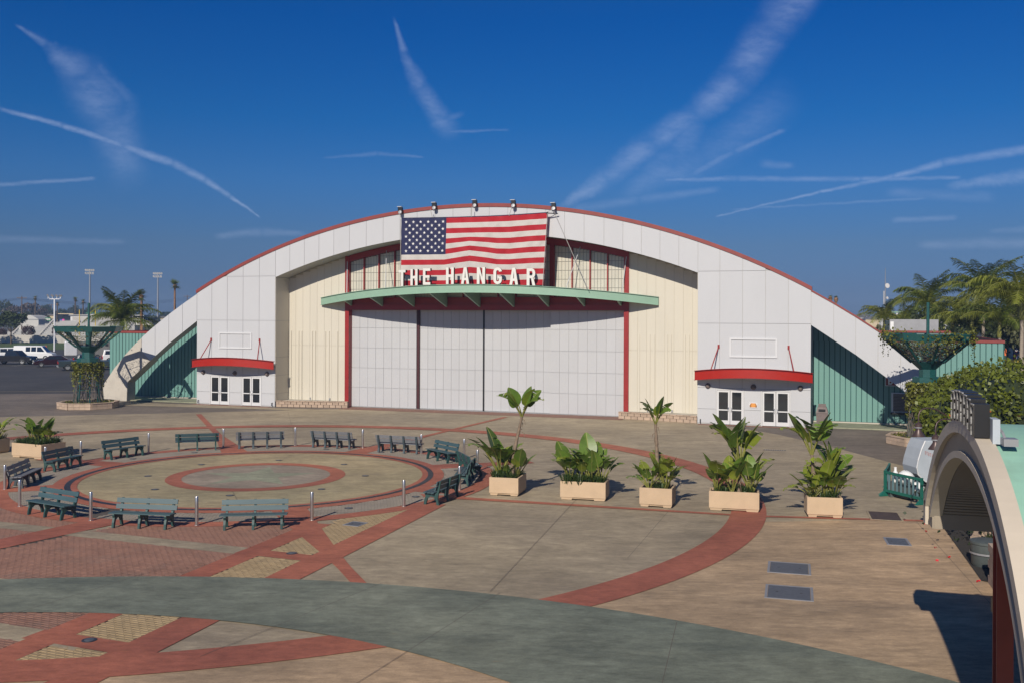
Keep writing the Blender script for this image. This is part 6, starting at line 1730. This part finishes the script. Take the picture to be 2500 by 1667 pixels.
# ---------------------------------------------------------------- vehicles
WH = {}
def vehicle(name, label, cat, x, y, rz, L_, Wd, body, cab, wins, m, wheels, wr=.36, rear='lens_red', two=None):
    """body/cab: side outlines (x forward, z); cab tapers inwards; wins: list of side window quads"""
    t = thing(name, label, cat, (x, y, -.012), rz)
    o = MB().prism(body, -Wd / 2, Wd / 2).build('body', m, t); bv = o.modifiers.new('bevel', 'BEVEL'); bv.width = .07; bv.segments = 2; bv.limit_method = 'ANGLE'
    if two: MB().box(*two).build('lower_trim', 'car_silver', t)
    zb, zt = min(z for _, z in cab), max(z for _, z in cab); inset = lambda z: (Wd / 2 - .05) - .16 * (z - zb) / (zt - zb)
    k = len(cab); b = MB(); b.v += [(px, -inset(pz), pz) for px, pz in cab] + [(px, inset(pz), pz) for px, pz in cab]
    b.f += [tuple(range(k)), tuple(range(2 * k - 1, k - 1, -1))]; b.m += [0, 0]
    for i in range(k):
        j = (i + 1) % k; b.f.append((j, i, k + i, k + j)); b.m.append(0)
    c = b.build('cabin', m, t); bv = c.modifiers.new('bevel', 'BEVEL'); bv.width = .05; bv.segments = 2; bv.limit_method = 'ANGLE'
    for q in wins:
        for sd in (-1, 1):
            pts = [(px, sd * (inset(pz) + .012), pz) for px, pz in q]; MB().poly(pts if sd < 0 else pts[::-1]).build('side_window', 'dark_glass', t)
    # windscreen and rear glass on the sloping cabin ends
    def end(p, q, nm):
        e = .012 if p[0] > 0 else -.012
        a, b2 = (p[0] + (q[0] - p[0]) * .12 + e, p[1] + (q[1] - p[1]) * .12), (p[0] + (q[0] - p[0]) * .88 + e, p[1] + (q[1] - p[1]) * .88 + .008)
        MB().poly([(a[0], -inset(a[1]) + .12, a[1]), (a[0], inset(a[1]) - .12, a[1]), (b2[0], inset(b2[1]) - .12, b2[1]), (b2[0], -inset(b2[1]) + .12, b2[1])]).build(nm, 'dark_glass', t)
    end(cab[1], cab[2], 'windscreen'); end(cab[0], cab[-1], 'rear_window')
    if wr not in WH:
        WH[wr] = (MB().lathe([(wr * .62, -.11), (wr * .95, -.11), (wr, -.07), (wr, .07), (wr * .95, .11), (wr * .62, .11)], 20, cap=False).mesh('tyre', 'tyre', 40), MB().lathe([(wr * .62, -.09), (wr * .62, .09), (wr * .2, .07), (0, .075)], 14).mesh('rim', 'car_silver'))
    for wx in wheels:
        for sd in (-1, 1):
            w = place('wheel', WH[wr][0], t, (wx, sd * (Wd / 2 - .09), wr), rot=(RAD(90) * -sd * -1, 0, 0)); place('rim', WH[wr][1], w)
    x0, x1 = min(q[0] for q in body), max(q[0] for q in body)
    for sd in (-1, 1):
        y0 = sd * (Wd / 2 - .22); MB().box(x0 - .03, x0 + .05, y0 - .12, y0 + .12, .78, 1.08).build('tail_light', rear, t); MB().box(x1 - .05, x1 + .03, y0 - .16, y0 + .16, .66, .84).build('headlight', 'lens_clear', t)
    MB().box(x0 - .10, x0 + .1, -Wd / 2 + .05, Wd / 2 - .05, .42, .62).build('rear_bumper', 'car_silver' if cat == 'pickup' else m, t)
    MB().box(x0 - .115, x0 - .101, -.22, .22, .47, .59).build('number_plate', 'white_plastic', t); MB().box(x1 + .0, x1 + .06, -.22, .22, .45, .57).build('number_plate', 'white_plastic', t)
    return t
sedan_b = [(-2.3, .32), (2.25, .30), (2.35, .55), (2.2, .78), (1.1, .92), (-1.6, .98), (-2.3, .92), (-2.38, .6)]
sedan_c = [(-1.75, .93), (1.25, .90), (.45, 1.42), (-.95, 1.44)]
sedan_w = [[(-1.25, .98), (-.25, .98), (-.25, 1.36), (-.85, 1.36)], [(-.18, .98), (.85, .96), (.38, 1.34), (-.18, 1.36)]]
pick_b = [(-2.85, .48), (2.75, .42), (2.85, .7), (2.7, 1.08), (1.3, 1.18), (1.1, 1.20), (-.75, 1.20), (-.76, 1.18), (-2.85, 1.18)]
pick_c = [(-.75, 1.15), (1.45, 1.15), (.75, 1.86), (-.6, 1.88)]
pick_w = [[(-.62, 1.24), (.1, 1.24), (.1, 1.78), (-.52, 1.78)], [(.18, 1.24), (1.15, 1.24), (.68, 1.78), (.18, 1.78)]]
van_b = [(-2.75, .40), (2.6, .36), (2.75, .6), (2.65, 1.02), (1.9, 1.20), (-2.75, 1.25)]
van_c = [(-2.74, 1.2), (1.95, 1.18), (1.15, 2.12), (-2.68, 2.16)]
van_w = [[(.55, 1.30), (1.6, 1.28), (1.05, 1.98), (.55, 1.98)], [(-.25, 1.32), (.42, 1.32), (.42, 1.98), (-.25, 1.98)], [(-1.0, 1.32), (-.38, 1.32), (-.38, 1.98), (-1.0, 1.98)]]
suv_b = [(-2.3, .42), (2.3, .38), (2.4, .62), (2.28, .98), (1.2, 1.10), (-2.3, 1.12)]
suv_c = [(-2.25, 1.08), (1.3, 1.07), (.65, 1.78), (-2.1, 1.82)]
suv_w = [[(-2.0, 1.16), (-1.1, 1.16), (-1.1, 1.68), (-1.9, 1.68)], [(-1.0, 1.16), (-.1, 1.16), (-.1, 1.68), (-1.0, 1.68)], [(0, 1.16), (1.0, 1.14), (.55, 1.66), (0, 1.68)]]
vehicle('cargo_van', 'white cargo van with dark side windows parked before the grass verge', 'van', -69.6, 143.5, RAD(8), 5.5, 2.0, van_b, van_c, van_w, 'car_white', (-1.75, 1.75), .38)
vehicle('pickup_truck', 'black pickup truck in front of the white van', 'pickup', -66.8, 131.8, RAD(-4), 5.7, 2.0, pick_b, pick_c, pick_w, 'car_black', (-1.85, 1.75), .44)
vehicle('parked_car', 'dark red sedan showing its headlights behind the slate pickup', 'car', -59.0, 126.5, RAD(206), 4.7, 1.85, sedan_b, sedan_c, sedan_w, 'car_red', (-1.45, 1.4), .33)
vehicle('parked_car', 'black sedan behind the dark red one', 'car', -57.2, 131.0, RAD(190), 4.7, 1.85, sedan_b, sedan_c, sedan_w, 'car_black', (-1.45, 1.4), .33)
vehicle('pickup_truck', 'slate pickup truck showing a silver tailgate and red tail lights', 'pickup', -51.8, 119.0, RAD(28), 5.7, 2.0, pick_b, pick_c, pick_w, 'car_slate', (-1.85, 1.75), .42)
vehicle('parked_suv', 'white sport utility vehicle with red tail lights beside the left wing', 'suv', -55.2, 138.5, RAD(25), 4.8, 1.95, suv_b, suv_c, suv_w, 'car_white', (-1.45, 1.45), .37)
vehicle('parked_car', 'blue sedan half hidden behind the leafy trellis', 'car', -50.2, 125.8, RAD(170), 4.7, 1.85, sedan_b, sedan_c, sedan_w, 'car_blue', (-1.45, 1.4), .33)
vehicle('parked_suv', 'white sport utility vehicle behind the black pickup', 'suv', -75.2, 144.5, RAD(200), 4.8, 1.95, suv_b, suv_c, suv_w, 'car_white', (-1.45, 1.45), .37)
t = thing('box_trailer', 'white fronted box trailer with dark slatted side behind the parked cars', 'trailer', (-67.4, 148.5, 0), RAD(18))
o = MB().box(0, 1.9, -2.0, .0, .5, 2.75).build('front_box', 'trailer', t); bv = o.modifiers.new('bevel', 'BEVEL'); bv.width = .22; bv.segments = 4
MB().box(1.9, 8.6, -1.95, .0, .5, 2.45).build('body', 'trailer_side', t); MB().box(1.9, 8.65, -2.0, .05, 2.45, 2.62).build('roof', 'trailer_side', t)
for i in range(9): MB().box(2.2 + .7 * i, 2.6 + .7 * i, -2.0, -1.951, 1.95, 2.3).build('vent', 'black_metal', t)
for x in (4.6, 5.5):
    w = place('wheel', WH[.36 if .36 in WH else .37][0], t, (x, -1.9, .37), rot=(RAD(90), 0, 0))
MB().beam((0, -1, .55), (-1.4, -1, .5), .12, .12).build('hitch', 'black_metal', t)
t = thing('traffic_cone', 'orange traffic cone on the grass edge near the trailer', 'cone', (spot(113, 860, 182).x, 182, .0), 0)
MB().lathe([(.28, .04), (.07, .95), (.05, .98)], 14).build('cone_body', 'cone', t); MB().box(-.34, .34, -.34, .34, 0, .045).build('base', 'black_metal', t)

# ---------------------------------------------------------------- the air
hz = MB().box(-900, 1100, -60, 1000, -1.2, 25).build('haze', [])
tag(hz, 'thin pale blue haze over the far town and tree belt', 'haze', kind='stuff')
m = bpy.data.materials.new('haze_air'); m.use_nodes = True
N, L = m.node_tree.nodes, m.node_tree.links
N.remove(N['Principled BSDF'])
pv = N.new('ShaderNodeVolumePrincipled'); pv.inputs['Color'].default_value = (.46, .66, 1.0, 1); pv.inputs['Density'].default_value = HAZE = .00042; pv.inputs['Anisotropy'].default_value = 0.0
L.new(pv.outputs[0], N['Material Output'].inputs['Volume'])
hz.data.materials.clear(); hz.data.materials.append(m)
